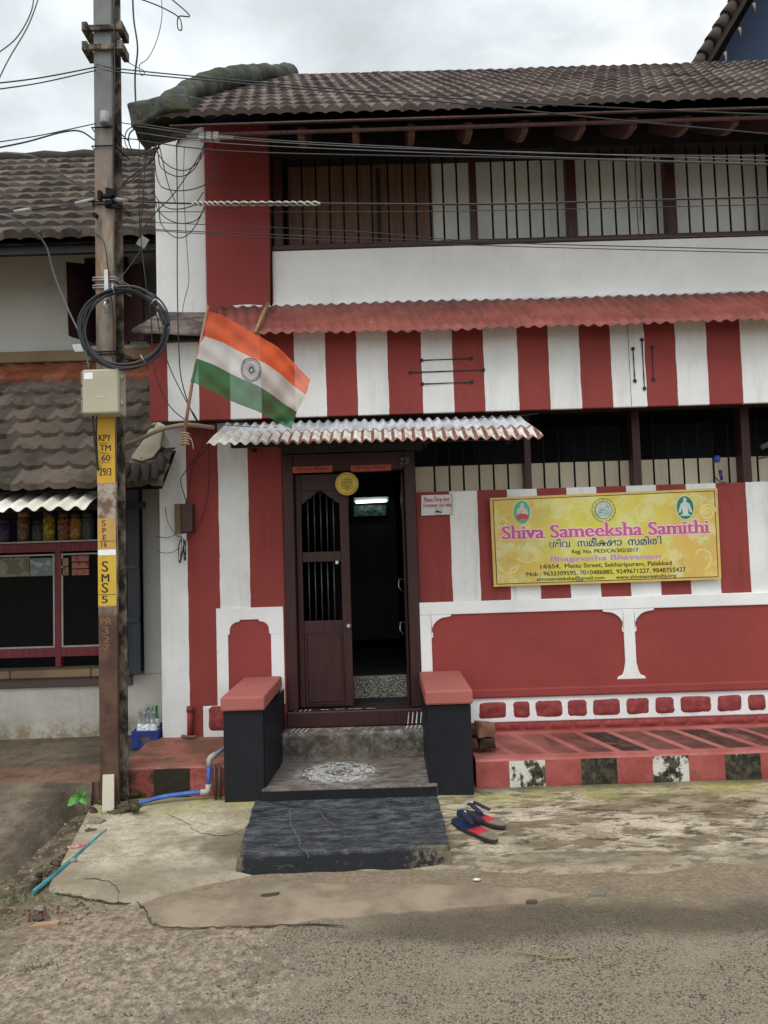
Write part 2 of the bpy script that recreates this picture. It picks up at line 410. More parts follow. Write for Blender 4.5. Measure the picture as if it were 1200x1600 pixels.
for x in xl:
    y0 = apron_front(x); y1 = 4.98; lft = -1.63-(0)  # left edge slants out towards the pole
    rows.append([m.b.verts.new((x-(.22*((y0+(y1-y0)*k/30-3.65)/1.2) if x < -1.45 else .22*((y0+(y1-y0)*k/30-3.65)/1.2)*max(0, 1-(x+1.45)/.6)), y0+(y1-y0)*k/30, 0)) for k in range(31)])
for r in rows:
    for v in r: v.co.z = az(v.co.x, v.co.y)
for i in range(len(rows)-1):
    for k in range(30): m.b.faces.new((rows[i][k], rows[i+1][k], rows[i+1][k+1], rows[i][k+1]))
    a, b = rows[i][0], rows[i+1][0]; m.b.faces.new((m.b.verts.new((a.co.x, a.co.y-.012, -.03)), m.b.verts.new((b.co.x, b.co.y-.012, -.03)), b, a))
for k in range(30):
    a, b = rows[0][k], rows[0][k+1]; m.b.faces.new((a, b, m.b.verts.new((b.co.x-.02, b.co.y, -.05)), m.b.verts.new((a.co.x-.02, a.co.y, -.05))))
tag(m.build('apron_pavement', M['apron'], smooth=True), kind='structure')

# smooth pinkish patch of cement in the road
t = NT('patch_cement', .85, .25)
t.color(t.mix(t.rng(t.noise(4, 6, .65), .35, .65), (.19, .15, .105), (.31, .245, .175))); t.bump(t.noise(40, 5, .7), .5, .006); M['patch'] = t.m
pp = [(225, 1418), (262, 1400), (330, 1390), (410, 1381), (520, 1382), (700, 1386), (830, 1392), (905, 1399), (820, 1412), (660, 1426), (560, 1434), (440, 1447), (345, 1450), (262, 1450), (238, 1442)]
m = MB(); q = []
for i in range(len(pp)):
    a = gd(*pp[i]); b = gd(*pp[(i+1) % len(pp)])
    for j in range(8):
        p = a.lerp(b, j/8); q.append((p.x+mn.noise(p*9)*.02, p.y+mn.noise(p*9+Vector((5, 0, 0)))*.02))
m.slab(q, .007, -.02); tag(m.build('road_patch', M['patch']), kind='structure')

# cracks: thin dark gaps, raised 1 mm
M['crack'] = simple('crack_soil', (.035, .026, .018), .95)
def crack(pts, wd=.006, z=None, name='ground_crack'):
    m = MB(); P = smoothpath(pts, 7); prev = None
    for i, p in enumerate(P):
        p = p+Vector((mn.noise(p*25)*.012, mn.noise(p*25+Vector((9, 0, 0)))*.012, 0))
        ww = wd*(.45+.9*abs(mn.noise(p*14)))*(1 if 0 < i < len(P)-1 else .2)
        zz = (max(gz(p.x, p.y), az(p.x, p.y) if p.y > apron_front(p.x) and p.x > -1.7 else -9)+.003) if z is None else z
        a = m.b.verts.new((p.x, p.y-ww, zz)); b = m.b.verts.new((p.x, p.y+ww, zz))
        if prev: m.b.faces.new((prev[0], a, b, prev[1]))
        prev = (a, b)
    return tag(m.build(name, M['crack']), kind='structure')
crack([gd(x, y) for x, y in ((212, 1412), (228, 1425), (236, 1445), (262, 1452), (330, 1452), (400, 1451), (470, 1447), (545, 1449))], .006, .0085)
crack([gd(x, y, .05) for x, y in ((128, 1363), (160, 1365), (175, 1372), (184, 1382), (183, 1398))], .004)
crack([gd(x, y, .05) for x, y in ((255, 1272), (290, 1285), (305, 1297), (330, 1302), (362, 1302), (385, 1292))], .004)
crack([gd(x, y) for x, y in ((85, 1396), (120, 1403), (160, 1409), (205, 1413))], .012)

# shop forecourt and its ramp, at the left
t = NT('ramp_cement', .85, .3)
X, Y, Z = t.xyz()
c = t.mix(t.rng(t.noise(2.4, 7, .65), .35, .65), (.075, .058, .040), (.19, .15, .105))
c = t.mix(t.math('MULTIPLY', t.rng(t.noise(60, 3, .6), .6, .7), .5), c, (.24, .21, .17))
tr = t.math('MULTIPLY', t.rng(Y, 5.12, 5.06), t.rng(Y, 4.68, 4.74)); c = t.mix(t.math('MULTIPLY', tr, .65), c, (.22, .105, .07))
c = t.mix(t.math('MULTIPLY', t.rng(t.noise(6, 6, .7), .52, .66), .6), c, (.038, .034, .022))
c = t.mix(t.math('MULTIPLY', t.rng(t.noise(16, 9, .8), .5, .64), .5), c, (.055, .045, .033))
t.color(c); t.bump(t.noise(8, 6, .65), .6, .03); t.bump(t.noise(80, 4, .6), .5, .005); M['ramp'] = t.m
m = MB()
px = [-8+.1*i for i in range(63)]
def rampz(x, y):
    y0, y1 = 3.55, 4.72
    k = min(1, max(0, (y-y0)/(y1-y0))); z = -.02+.235*k
    ed = min(1, max(0, (-1.84-x)/.12)); z = z*(ed if y < 4.7 else 1)+(-.02)*(1-ed)*(1 if y < 4.7 else 0)
    return z+mn.noise(Vector((x*2.3, y*2.3, 2)))*.012*k+mn.noise(Vector((x*8, y*8, 2)))*.006
xsr = [-12, -8, -5]+[-4+.06*i for i in range(37)]; ysr = [3.5+.06*i for i in range(41)]
g = [[m.b.verts.new((x+(mn.noise(Vector((y*4, 1, 1)))*.05 if x > -1.95 else 0), y, rampz(x, y))) for x in xsr] for y in ysr]
for j in range(len(ysr)-1):
    for i in range(len(xsr)-1): m.b.faces.new((g[j][i], g[j][i+1], g[j+1][i+1], g[j+1][i]))
tag(m.build('ramp_pavement', M['ramp'], smooth=True), kind='structure')
m = MB(); m.slab([(-6, 5.9), (-6, 4.72), (-1.80, 4.72), (-1.66, 5.05), (-1.60, 5.9)], lambda x, y: .215, -.1)
tag(m.build('forecourt_pavement', M['ramp'], bevel=.01), kind='structure')

# ================================================================== HOUSE
house = thing('house', 'two-storey house painted in red and white bands with brown tiled roof and maroon door', 'house', (1.0, F, 0))
BW = .2203; b0 = -.383
E_band = [b0+BW*k for k in range(-6, 30)]
RW = lambda k: RED if k % 2 == 0 else WHITE
# fascia: first boundaries are irregular
ed = [-1.475, -1.265, -1.045]+[-.824+BW*k for k in range(0, 16)]
co = [RED, WHITE, RED, WHITE]+[RED if k % 2 == 0 else WHITE for k in range(16)]
# continuing check: red spans -.383..-.163
M['fascia'] = striped('fascia_bands', ed, [RED, WHITE, RED, WHITE]+[RED if k % 2 == 0 else WHITE for k in range(16)], -1.7, 3.3, .3)
HW = .218
ed = [.466+HW*k for k in range(0, 14)]
M['half_bands'] = striped('half_wall_bands', ed, [RED if k % 2 == 0 else WHITE for k in range(15)], .2, 4.2, .5)
xw = [at(x, 880, F).x for x in (293, 343, 390)]
M['pier_bands'] = striped('pier_bands', xw, [WHITE, RED, WHITE, RED], -1.7, -.6, .3)

# lower storey walls
m = MB(); m.box(-1.64, -.735, F, F+.2, -.2, 2.62); m.build('pier', M['pier_bands'], house, .008)
m = MB(); m.box(.235, 4.5, F+.02, F+.17, -.2, 1.995); m.build('half_wall', M['half_bands'], house, .006)
m = MB(); m.box(.235, 4.5, F+.002, F+.02, .60, 1.115); m.box(.235, 4.5, F-.03, F+.019, .562, .60); m.build('red_panel', M['red'], house)
# sloping ledge under the panels
m = MB(); m.prism([(.53, .50), (4.5, .50), (4.5, .566), (.53, .566)], F-.055, F+.01); m.build('ledge', M['red'], house, .012)
# left bottom: rough red stone with a white painted border beside the pedestal
m = MB(); m.box(-1.34, -1.02, F-.02, F, .28, .50); m.build('plinth_border', M['white'], house, .006)

def stones(rects, y, mat, name, parent, depth=.02):
    m = MB()
    for (x0, x1, z0, z1) in rects:
        nx = max(4, int((x1-x0)/.02)); nz = max(4, int((z1-z0)/.02)); gg = []
        for j in range(nz+1):
            r = []
            for i in range(nx+1):
                u = i/nx; v = j/nz; x = x0+(x1-x0)*u; z = z0+(z1-z0)*v
                ex = min(u*(x1-x0), (1-u)*(x1-x0), v*(z1-z0), (1-v)*(z1-z0)); k = min(1, ex/.02)
                cx = (u-.5)*2; cz = (v-.5)*2; rr = max(0, (cx**8*cz**8)-.1)*.012
                h = depth*(k**.6)*(.55+.9*mn.noise(Vector((x*9, z*14, 3)))+.5*mn.noise(Vector((x*30, z*40, 3))))
                r.append(m.b.verts.new((x-cx*rr+mn.noise(Vector((x*20, z*20, 8)))*.004, y-max(.0035, h) if k > 0 else y+.002, z-cz*rr*.6)))
            gg.append(r)
        for j in range(nz):
            for i in range(nx): m.b.faces.new((gg[j][i], gg[j][i+1], gg[j+1][i+1], gg[j+1][i]))
    return m.build(name, mat, parent, smooth=True)
t = NT('rough_red_stone', .7, .3); t.color(t.mix(t.rng(t.noise(20, 6, .7), .4, .7), (.22, .038, .036), (.32, .065, .06)))
t.bump(t.noise(30, 6, .7), .7, .01); M['rough_red'] = t.m
m = MB(); m.box(.53, 4.5, F-.035, F+.019, .325, .50); m.build('plinth_border', M['white'], house, .008)
rx = [(68, 180), (203, 270), (290, 397), (415, 493), (513, 622), (645, 737), (758, 836), (856, 980), (1000, 1098), (1120, 1192)]
rects = [(at(720+a/2.5, 1105, F-.03).x, at(720+b/2.5, 1105, F-.03).x, .352, .472) for a, b in rx]
x = rects[-1][1]+.035
while x < 4.3: ww = random.uniform(.14, .23); rects.append((x, x+ww, .352, .472)); x += ww+.04
stones(rects, F-.035, M['rough_red'], 'stone_block', house, .016)
m = MB(); m.box(.53, 4.5, F-.03, F+.01, .24, .324); m.build('plinth_course', M['red'], house, .006)
rects = []; x = .56
while x < 4.3: ww = random.uniform(.16, .24); rects.append((x, x+ww, .268, .318)); x += ww+.015
stones(rects, F-.031, M['rough_red'], 'stone_block', house, .012)
stones([(-1.30, -1.03, .325, .50)], F-.021, M['rough_red'], 'stone_block', house, .018)

# white moulded frame over the red panels
def spandrel(xc, zc, sx, sz, r=.115):
    """corner piece: square corner (xc,zc) pointing to (sx,sz) with a stepped concave cut"""
    pts = [(xc, zc), (xc+sx*(r+.03), zc), (xc+sx*(r+.03), zc+sz*.012), (xc+sx*r, zc+sz*.018)]
    for k in range(1, 8):
        a = math.pi/2*k/8; pts.append((xc+sx*(r-r*math.sin(a)*1.0+.0), zc+sz*(.018+r-r*math.cos(a))))
    pts += [(xc+sx*.012, zc+sz*(r+.018)), (xc+sx*.012, zc+sz*(r+.045)), (xc, zc+sz*(r+.05))]
    if sx*sz > 0: pts = pts[::-1]
    # order only matters for normals, which are recalculated
    return pts
FR = F-.012
m = MB(); m.prism([(.222, 1.10), (4.5, 1.10), (4.5, 1.19), (.222, 1.19)], FR, F+.019); m.build('frame_rail', M['white'], house, .005)
for k, (x0, x1) in enumerate([(.222, .315), (1.702, 1.782), (3.17, 3.25)]):
    m = MB(); zb = .60 if k else .62
    m.prism([(x0, zb), (x1, zb), (x1, 1.099), (x0, 1.099)], FR, F+.0015)
    if k: m.prism(spandrel(x0, 1.099, -1, -1), FR, F+.0015)
    m.prism(spandrel(x1, 1.099, 1, -1), FR, F+.0015)
    if k:
        for s, xx in ((-1, x0), (1, x1)):
            m.prism([(xx, zb), (xx+s*.065, zb), (xx+s*.055, zb+.018), (xx+s*.025, zb+.03), (xx+s*.012, zb+.06), (xx, zb+.12)], FR, F+.0015)
    m.build('frame_stile', M['white'], house, .003)
# left of the door: white frame with arched red panel
xl0, xl1, xr0, xr1 = [at(x, 1010, F).x for x in (339, 357, 424, 444)]
zt = at(400, 949, F).z; za = at(390, 968, F).z
m = MB()
arch = [(xr0, za-.11)]+[(xr0-.012, za-.10)]+[((xr0-.075)+.062*math.cos(a), (za-.075)+.06*math.sin(a)) for a in [R(q) for q in range(10, 95, 14)]]+[(xr0-.09, za)]
mir = [((xl0+0)+(xr1-x)+(0), z) for x, z in arch]
mir = [(xl1+(xr0-x), z) for x, z in arch][::-1]
# frame drawn as three polygons: left stile, right stile, head
m.prism([(xl0, .50), (xl1, .50)]+[(xl1, za-.11)]+[(xl0, za-.11)], FR, F-.0005)
m.prism([(xr0, .50), (xr1, .50), (xr1, za-.11), (xr0, za-.11)], FR, F-.0005)
m.prism([(xl0, za-.11), (xl1, za-.11)]+[p for p in mir[::-1]][0:0]+[(x, z) for x, z in mir[::-1]]+[(x, z) for x, z in arch[::-1]]+[(xr1, za-.11), (xr1, zt), (xl0, zt)], FR, F-.0005)
m.build('arched_frame', M['white'], house, .003)
m = MB(); m.box(xl1-.001, xr0+.001, F-.003, F-.0008, .5, za+.001); m.build('arch_panel', M['red'], house)

# steps, seats
t = NT('worn_step_cement', .8, .3)
X, Y, Z = t.xyz()
c = t.mix(t.rng(t.noise(14, 10, .82, t.map((.7, 1.8, 1.2))), .40, .62), (.07, .060, .052), (.22, .195, .17))
c = t.mix(t.math('MULTIPLY', t.rng(t.noise(4, 6, .7), .45, .62), .35), c, (.16, .115, .08))
ris = t.math('MULTIPLY', t.math('MULTIPLY', t.rng(Z, .15, .19), t.rng(Z, .315, .29)), t.rng(t.noise(7, 8, .8, t.map((1, 1, .6))), .40, .55)); c = t.mix(t.math('MULTIPLY', ris, .8), c, (.040, .033, .024))
pw = t.voro(1, vec=t.map((1, 1, 0), (.36, -5.0, 0)), rnd=0)
dx = t.math('ADD', X, .36); dy = t.math('SUBTRACT', Y, 5.0)
rr = t.math('SQRT', t.math('ADD', t.math('MULTIPLY', dx, dx), t.math('MULTIPLY', t.math('MULTIPLY', dy, dy), 1.6)))
pm = t.math('MULTIPLY', t.rng(rr, .42, .16), t.rng(t.noise(11, 6, .7), .40, .66))
pm = t.math('MULTIPLY', pm, .8)
c = t.mix(pm, c, (.55, .55, .55))
pm2 = t.math('MULTIPLY', t.rng(Z, .26, .33), t.rng(t.noise(13, 6, .7, t.map((1, .6, 1))), .48, .66)); c = t.mix(t.math('MULTIPLY', pm2, .6), c, (.5, .5, .5))
pm3 = t.math('MULTIPLY', t.rng(X, .08, .24), t.rng(t.noise(16, 6, .7), .46, .62)); c = t.mix(t.math('MULTIPLY', pm3, .4), c, (.42, .42, .42))
t.color(c); t.bump(t.noise(18, 6, .7), .5, .01); t.bump(t.noise(90, 4, .6), .4, .004); M['step'] = t.m
t = NT('worn_black_cement', .55, .4)
Zq = t.xyz()[2]
c = t.mix(t.rng(t.noise(9, 10, .85, t.map((.9, 1.9, 1))), .42, .66), (.016, .018, .023), (.15, .157, .165))
c = t.mix(t.math('MULTIPLY', t.rng(t.noise(1.6, 6, .7), .4, .65), .5), c, (.030, .033, .038))
c = t.mix(t.rng(Zq, .092, .078, 0, .0) if False else t.math('MULTIPLY', t.rng(Zq, .088, .075), t.rng(t.xyz()[1], 3.83, 3.81)), c, (.012, .014, .017))
c = t.mix(t.math('MULTIPLY', t.rng(t.noise(38, 5, .7, t.map((.6, 1.8, 1))), .56, .7), .5), c, (.17, .17, .17)); t.color(c)
X, Y, Z = t.xyz(); wn_ = t.math('MULTIPLY', t.math('SUBTRACT', t.noise(9, 8, .8), .5), .24)
rp = t.math('MULTIPLY', t.math('MULTIPLY', t.rng(t.noise(10, 8, .8), .47, .53), t.rng(t.math('ADD', X, wn_), .04, .12)), t.rng(t.math('ADD', Y, wn_), 3.85, 3.83)); rl = t.math('MULTIPLY', t.rng(t.math('ADD', X, wn_), -.745, -.765), t.rng(t.math('ADD', Y, wn_), 3.90, 3.87))
c = t.mix(t.math('MAXIMUM', rp, rl), c, t.mix(t.noise(20, 5, .7), (.035, .03, .02), (.24, .20, .14))); t.color(c)
t.rough(t.rng(t.noise(6, 5), .35, .65, .42, .8)); t.bump(t.noise(22, 6, .7, t.map((1, 2, 1))), .5, .008); M['slab'] = t.m

def seat(x0, x1, y0, y1):
    m = MB(); m.box(x0+.008, x1-.012, y0+.03, y1, -.1, .612)
    m.build('seat_base', M['black'], house, .012)
    m = MB(); m.box(x0, x1, y0, y1-.002, .613, .70); m.build('seat_top', M['salmon'], house, .012)
lx0 = at(344, 1100, 4.69).x; lx1 = at(413, 1100, 4.69).x; sx0 = at(664, 1085, 4.69).x; sx1 = at(739, 1085, 4.69).x
seat(lx0, lx1, 4.69, F-.014); seat(sx0, sx1, 4.69, F-.014)
# curved black cheeks on the inner sides of the seats
m = MB()
a = [(lx1-.012, 4.725, -.1), (lx1-.012+.004, 4.725, -.1)]
def cheek(xa, xb, s):
    m = MB(); n = 10
    lo, hi = [], []
    for i in range(n+1):
        y = 4.73+(F-.02-4.73)*i/n; k = i/n
        lo.append((xa, y)); hi.append((xb[0]+(xb[1]-xb[0])*min(1, k*1.6)**.8, y))
    for i in range(n):
        for z0, z1 in ((.0, .611),):
            x1a, y1a = hi[i]; x1b, y1b = hi[i+1]
            m.face([(x1a, y1a, z0), (x1b, y1b, z0), (x1b-s*.01*0, y1b, z1), (x1a, y1a, z1)])
    return m.build('seat_cheek', M['black'], house)
cheek(lx1, (lx1-.010, at(440, 1150, 5.4).x+.015), 1); cheek(sx0, (sx0+.010, at(668, 1150, 5.4).x-.012), -1)
# landing and upper step
ax0, ax1 = at(408, 1236, 4.7).x, at(684, 1227, 4.7).x
m = MB(); m.prism([(ax0, .0), (ax1, .0), (ax1, .137), (ax0, .137)], 4.70, 5.4); m.build('landing', [M['step']], house, .012)
m = MB(); m.prism([(ax0+.004, .0), (ax1-.004, .0), (ax1-.004, .122), (ax0+.004, .122)], 4.694, 4.6995); m.build('landing_riser', M['black'], house)
m = MB(); m.prism([(-.80, .1), (.29, .1), (.29, .325), (-.80, .325)], 5.33, F+.3); m.build('upper_step', M['step'], house, .02)
m = MB(); m.box(-.742, .236, F-.035, F+.12, .326, .445); m.build('threshold', M['maroon'], house, .012)
# powder strokes on the step and threshold
M['powder'] = simple('white_powder', (.68, .68, .68), .95, amt=.35, scale=30)
m = MB()
def stroke(mb, pts, wd, z=None, up=(0, 1, 0)):
    P = [Vector(p) for p in pts]; prev = None; up = Vector(up)
    for i, p in enumerate(P):
        tt = (P[min(i+1, len(P)-1)]-P[max(0, i-1)]).normalized(); nrm = tt.cross(up).normalized()*(wd*(.7+.6*abs(mn.noise(p*60))))
        a = mb.b.verts.new(p-nrm); b = mb.b.verts.new(p+nrm)
        if prev: mb.b.faces.new((prev[0], a, b, prev[1]))
        prev = (a, b)
for k in range(4):
    for x0, s in ((-.70+.033*k, 1), (.105+.03*k, 1)):
        stroke(m, [(x0+.018*i/5, 5.345+.12*i/5, .3275) for i in range(6)], .0045, up=(0, 0, 1))
        stroke(m, [(x0+.018+.01*i/3, F-.04, .34+.08*i/3) for i in range(4)] if x0 > 0 else [(x0+.02+.01*i/3, F-.03+.06*i/3, .447) for i in range(4)], .004, up=(0, -1, 0) if x0 > 0 else (0, 0, 1))
for cx, r in ((-.25, .05), (-.36, .035), (-.14, .035), (-.47, .03)):
    for q in range(4): stroke(m, [(cx+r*math.cos(a+q*1.57)*(1.0), 5.42+r*.8*math.sin(a+q*1.57), .3275) for a in [R(k*14) for k in range(5)]], .0035, up=(0, 0, 1))
    stroke(m, [(cx-r+2*r*i/6, F+.005+.008*math.sin(i*2), .447) for i in range(7)], .006, up=(0, 0, 1))
m.build('powder_marks', M['powder'], house)

# kerb platform along the wall
def kerbmat():
    t = NT('kerb_bands', .8, .3); X, Y, Z = t.xyz()
    per = .2265; x0 = at(720+60/2.5, 1210, 4.85).x-.016
    def band(start, off=0.0):
        f = t.math('DIVIDE', t.math('ADD', X, -x0+off), per); return f
    f = band(0); k = t.math('FLOOR', f)
    odd = t.math('ABSOLUTE', t.math('MODULO', k, 2.0)); four = t.math('GREATER_THAN', t.math('ABSOLUTE', t.math('MODULO', t.math('ADD', k, 40.0), 4.0)), 2.0)
    al = t.noise(7, 8, .75, t.map((1, 1, .7), (2, 0, .3)))
    thr = t.math('MULTIPLY', four, .15)
    al2 = t.rng(t.math('ADD', al, thr), .47, .53)
    blk = t.mix(t.rng(t.noise(25, 6, .7), .4, .66), (.016, .014, .010), (.085, .075, .045))
    wh = t.mix(al2, (.58, .57, .50), blk)
    red = t.mix(t.rng(t.noise(4, 5, .6), .35, .65), (.27, .055, .048), (.37, .095, .085))
    red = t.mix(t.math('MULTIPLY', t.rng(t.noise(6, 7, .7), .58, .68), .6), red, (.10, .045, .035))
    c = t.mix(odd, red, wh)
    foot = t.math('MULTIPLY', t.rng(Z, .085, .04), t.rng(t.noise(9, 5, .7), .4, .6)); c = t.mix(t.math('MULTIPLY', foot, .7), c, (.035, .03, .018))
    t.color(c); t.bump(t.noise(14, 6, .7), .5, .012); return t.m
M['kerb'] = kerbmat()
def kerbleft():
    t = NT('kerb_bands_by_pole', .8, .3); X, Y, Z = t.xyz()
    e = [at(x, 1215, 4.85).x for x in (240, 297)]
    al = t.rng(t.noise(12, 7, .75), .62, .7)
    blk = t.mix(al, (.020, .017, .010), (.30, .29, .22))
    red = t.mix(t.rng(t.noise(5, 8, .75), .38, .62), (.23, .050, .042), (.38, .10, .085))
    red = t.mix(t.math('MULTIPLY', t.rng(t.noise(17, 6, .7), .57, .66), .8), red, (.10, .03, .022))
    moss = t.rng(t.noise(5, 8, .75), .40, .52); lm = t.math('MULTIPLY', moss, t.math('MULTIPLY', t.rng(X, -1.34, -1.52), t.rng(Z, .27, .19)))
    red = t.mix(lm, red, (.028, .026, .014))
    odd = t.math('MULTIPLY', t.math('GREATER_THAN', X, e[0]), t.math('LESS_THAN', X, e[1]))
    t.color(t.mix(odd, red, blk)); t.bump(t.noise(14, 6, .7), .6, .015); return t.m
t = NT('kerb_top', .8, .3); X, Y, Z = t.xyz()
c = t.mix(t.rng(t.noise(3, 6, .65), .35, .65), (.30, .085, .072), (.42, .15, .13))
skx = t.math('SUBTRACT', X, t.math('MULTIPLY', t.math('SUBTRACT', Y, 4.85), -.35))   # combed grooves lean across the top
gr = t.math('SINE', t.math('MULTIPLY', skx, 2*math.pi/.017))
per = .2265; ph_ = t.math('FRACT', t.math('DIVIDE', t.math('ADD', skx, .09), per))
pane = t.math('MULTIPLY', t.math('MULTIPLY', t.rng(ph_, .10, .14), t.rng(ph_, .90, .86)), t.math('MULTIPLY', t.rng(Y, 4.93, 4.96), t.rng(Y, 5.40, 5.37)))
pid = t.math('FLOOR', t.math('DIVIDE', t.math('ADD', skx, .09), per)); prn = t.math('FRACT', t.math('MULTIPLY', t.math('SINE', t.math('MULTIPLY', pid, 12.9898)), 43758.5)); pane_w = t.math('MULTIPLY', pane, t.rng(prn, 0, 1, .45, 1, smooth=False))
dm = t.math('MULTIPLY', t.math('MULTIPLY', pane_w, t.rng(t.noise(11, 7, .8), .30, .44)), t.rng(X, 1.04, 1.08, 0, 1))
alg = t.rng(t.noise(3.2, 6, .7), .34, .54)
dk = t.mix(t.rng(t.noise(20, 6, .7), .4, .7), (.022, .017, .013), (.12, .055, .04))
c = t.mix(t.math('MULTIPLY', dm, t.math('ADD', t.math('MULTIPLY', alg, .75), .30)), c, dk)
dl = t.math('MULTIPLY', t.math('MULTIPLY', pane, t.rng(gr, .0, .6)), t.rng(t.noise(4, 5, .6), .38, .55)); c = t.mix(t.math('MULTIPLY', dl, .65), c, (.10, .045, .035))
hb = t.math('MULTIPLY', pane, gr)
t.color(c); t.bump(hb, .7, .006); t.bump(t.noise(18, 5, .7), .4, .008); M['kerbtop'] = t.m
def kerb(x0, x1, zf, zb, side, name, y0=4.85):
    m = MB(); n = int((x1-x0)/.03)
    prev = None
    for i in range(n+1):
        x = x0+(x1-x0)*i/n; w1 = mn.noise(Vector((x*5, 0, 4)))*.006; w2 = mn.noise(Vector((x*4, 9, 4)))*.005
        a = [m.b.verts.new((x, y0+w1, -.15)), m.b.verts.new((x, y0+w1*.4+.002, zf-.012+w2)), m.b.verts.new((x, y0+.014+w1, zf+w2)), m.b.verts.new((x, F+.02, zb+w2)), m.b.verts.new((x, F+.02, -.15))]
        if prev:
            for k in range(4):
                f = m.b.faces.new((prev[k], a[k], a[k+1], prev[k+1])); f.material_index = 0 if k == 0 else 1
        else: m.b.faces.new(a[::-1])
        prev = a
    m.b.faces.new(prev)
    return m.build(name, side, house)
kerb(.53, 4.5, .232, .262, [M['kerb'], M['kerbtop']], 'kerb_platform')
t = NT('kerb_top_muddy', .85, .3)
c = t.mix(t.rng(t.noise(3, 6, .65), .35, .65), (.24, .085, .06), (.37, .135, .105)); c = t.mix(t.math('MULTIPLY', t.rng(t.noise(4.6, 8, .75, t.map((1, 2.5, 1))), .44, .58), .75), c, (.095, .075, .05))
t.color(c); t.bump(t.noise(16, 6, .7), .5, .012); M['kerbmud'] = t.m
kerb(at(187, 1215, 4.85).x, lx0+.02, .248, .285, [kerbleft(), M['kerbmud']], 'kerb_platform')

# entrance slab
m = MB()
f0, f1 = Vector((-.768, 3.79, 0)), Vector((.272, 3.815, 0)); k0, k1 = Vector((-.845, 4.725, 0)), Vector((.272, 4.725, 0)); n = 26; gg = []
for j in range(n+1):
    r = []
    for i in range(n+1):
        p = f0.lerp(f1, i/n).lerp(k0.lerp(k1, i/n), j/n); ex = min(i, n-i, j)/n
        p.x += mn.noise(Vector((p.y*8, i/n*2, 0)))*.008*(1 if i in (0, n) else 0); p.y += mn.noise(Vector((p.x*9, 3, 0)))*.010*(1 if j == 0 else 0)
        p.z = .10-.035*j/n+mn.noise(Vector((p.x*4, p.y*4, 0)))*.002
        r.append(m.b.verts.new(p))
    gg.append(r)
for j in range(n):
    for i in range(n): m.b.faces.new((gg[j][i], gg[j][i+1], gg[j+1][i+1], gg[j+1][i]))
ring = [gg[0][i] for i in range(n+1)]+[gg[j][n] for j in range(1, n+1)]+[gg[n][i] for i in range(n-1, -1, -1)]+[gg[j][0] for j in range(n-1, 0, -1)]
low = [m.b.verts.new((v.co.x+(v.co.x+.25)*.02, v.co.y-.008 if v.co.y < 4 else v.co.y, -.03)) for v in ring]
for i in range(len(ring)):
    j = (i+1) % len(ring); m.b.faces.new((ring[i], low[i], low[j], ring[j]))
m.build('entrance_slab', M['slab'], house, .005)
crk = [gd(x, y, .095) for x, y in ((452, 1268), (455, 1290), (470, 1318), (467, 1325), (480, 1336), (483, 1343))]
m = MB(); stroke(m, [p+Vector((mn.noise(p*30)*.01, 0, .008)) for p in smoothpath(crk, 6)], .0011, up=(0, 0, 1))
stroke(m, [p+Vector((mn.noise(p*30)*.01, 0, .008)) for p in smoothpath([gd(x, y, .08) for x, y in ((500, 1272), (512, 1285), (522, 1292))], 6)], .0015, up=(0, 0, 1))
m.build('slab_crack', simple('pale_crack', (.20, .195, .18), .9), house)

# drawing of rice powder on the landing
m = MB(); kc = gd(530, 1205, .14); zz = .1385
def KP(r, a, asq=1.0): return Vector((kc.x+r*math.cos(a), kc.y+r*math.sin(a)*asq, zz))
for k in range(8):
    a0 = 2*math.pi*k/8
    for rr_, wd in ((.085, .004), (.06, .0035)):   # outer petals
        c0 = KP(.155, a0)
        stroke(m, [c0+Vector((rr_*.52*math.cos(q+a0)*1.25, rr_*.62*math.sin(q+a0), 0)) for q in [R(j*18) for j in range(21)]], wd, up=(0, 0, 1))
    stroke(m, [KP(.10+.085*math.sin(R(j*9)), a0+R(-30+j*3)) for j in range(21)], .004, up=(0, 0, 1))
for r_ in (.05, .105):
    stroke(m, [KP(r_*(1+.25*math.cos(4*R(j*9))), R(j*9)) for j in range(41)], .004, up=(0, 0, 1))
stroke(m, [KP(.2+.035*abs(math.sin(6*R(j*3))), R(j*3)) for j in range(121)], .0038, up=(0, 0, 1))
tag(m.build('powder_drawing', M['powder'], None), 'white looping rice powder floor drawing on the grey landing before the door', 'floor drawing')

# ------------------------------------------------------------------ door
y_l = F+.06
dfz0, dfz1 = .446, 2.16
dxl, dxr = -.735, .238
m = MB(); m.box(dxl, -.655, F-.02, F+.14, dfz0, 2.30); m.box(.155, dxr-.002, F-.02, F+.14, dfz0, 2.30)
m.box(-.6548, .1548, F-.012, F+.13, 2.165, 2.30); m.build('door_frame', M['maroon'], house, .01)
m = MB(); m.box(-.735, .30, F-.03, F+.14, 2.3015, 2.46); m.build('lintel', M['darkwood'], house, .01)
def leaf(name):
    return None
lx, rx_ = -.652, -.262
zt_ = 2.155
op = [(at(471, 820, y_l).x, at(531, 820, y_l).x, at(500, 862, y_l).z, at(500, 775, y_l).z), (at(473, 920, y_l).x, at(532, 920, y_l).x, at(500, 970, y_l).z, at(500, 878, y_l).z)]
door = MB()
door.box(lx, op[0][0], y_l, y_l+.04, dfz0+.01, zt_); door.box(op[0][1], rx_, y_l, y_l+.04, dfz0+.01, zt_)
door.box(op[0][0]+.0003, op[0][1]-.0003, y_l, y_l+.04, op[0][3]+.04, zt_); door.box(op[0][0]+.0003, op[0][1]-.0003, y_l, y_l+.04, op[1][3], op[0][2])
door.box(op[0][0]+.0003, op[0][1]-.0003, y_l, y_l+.04, dfz0+.01, op[1][2])
xa, xb = op[0][0]+.0003, op[0][1]-.0003; xm = (xa+xb)/2; zA = op[0][3]+.0395
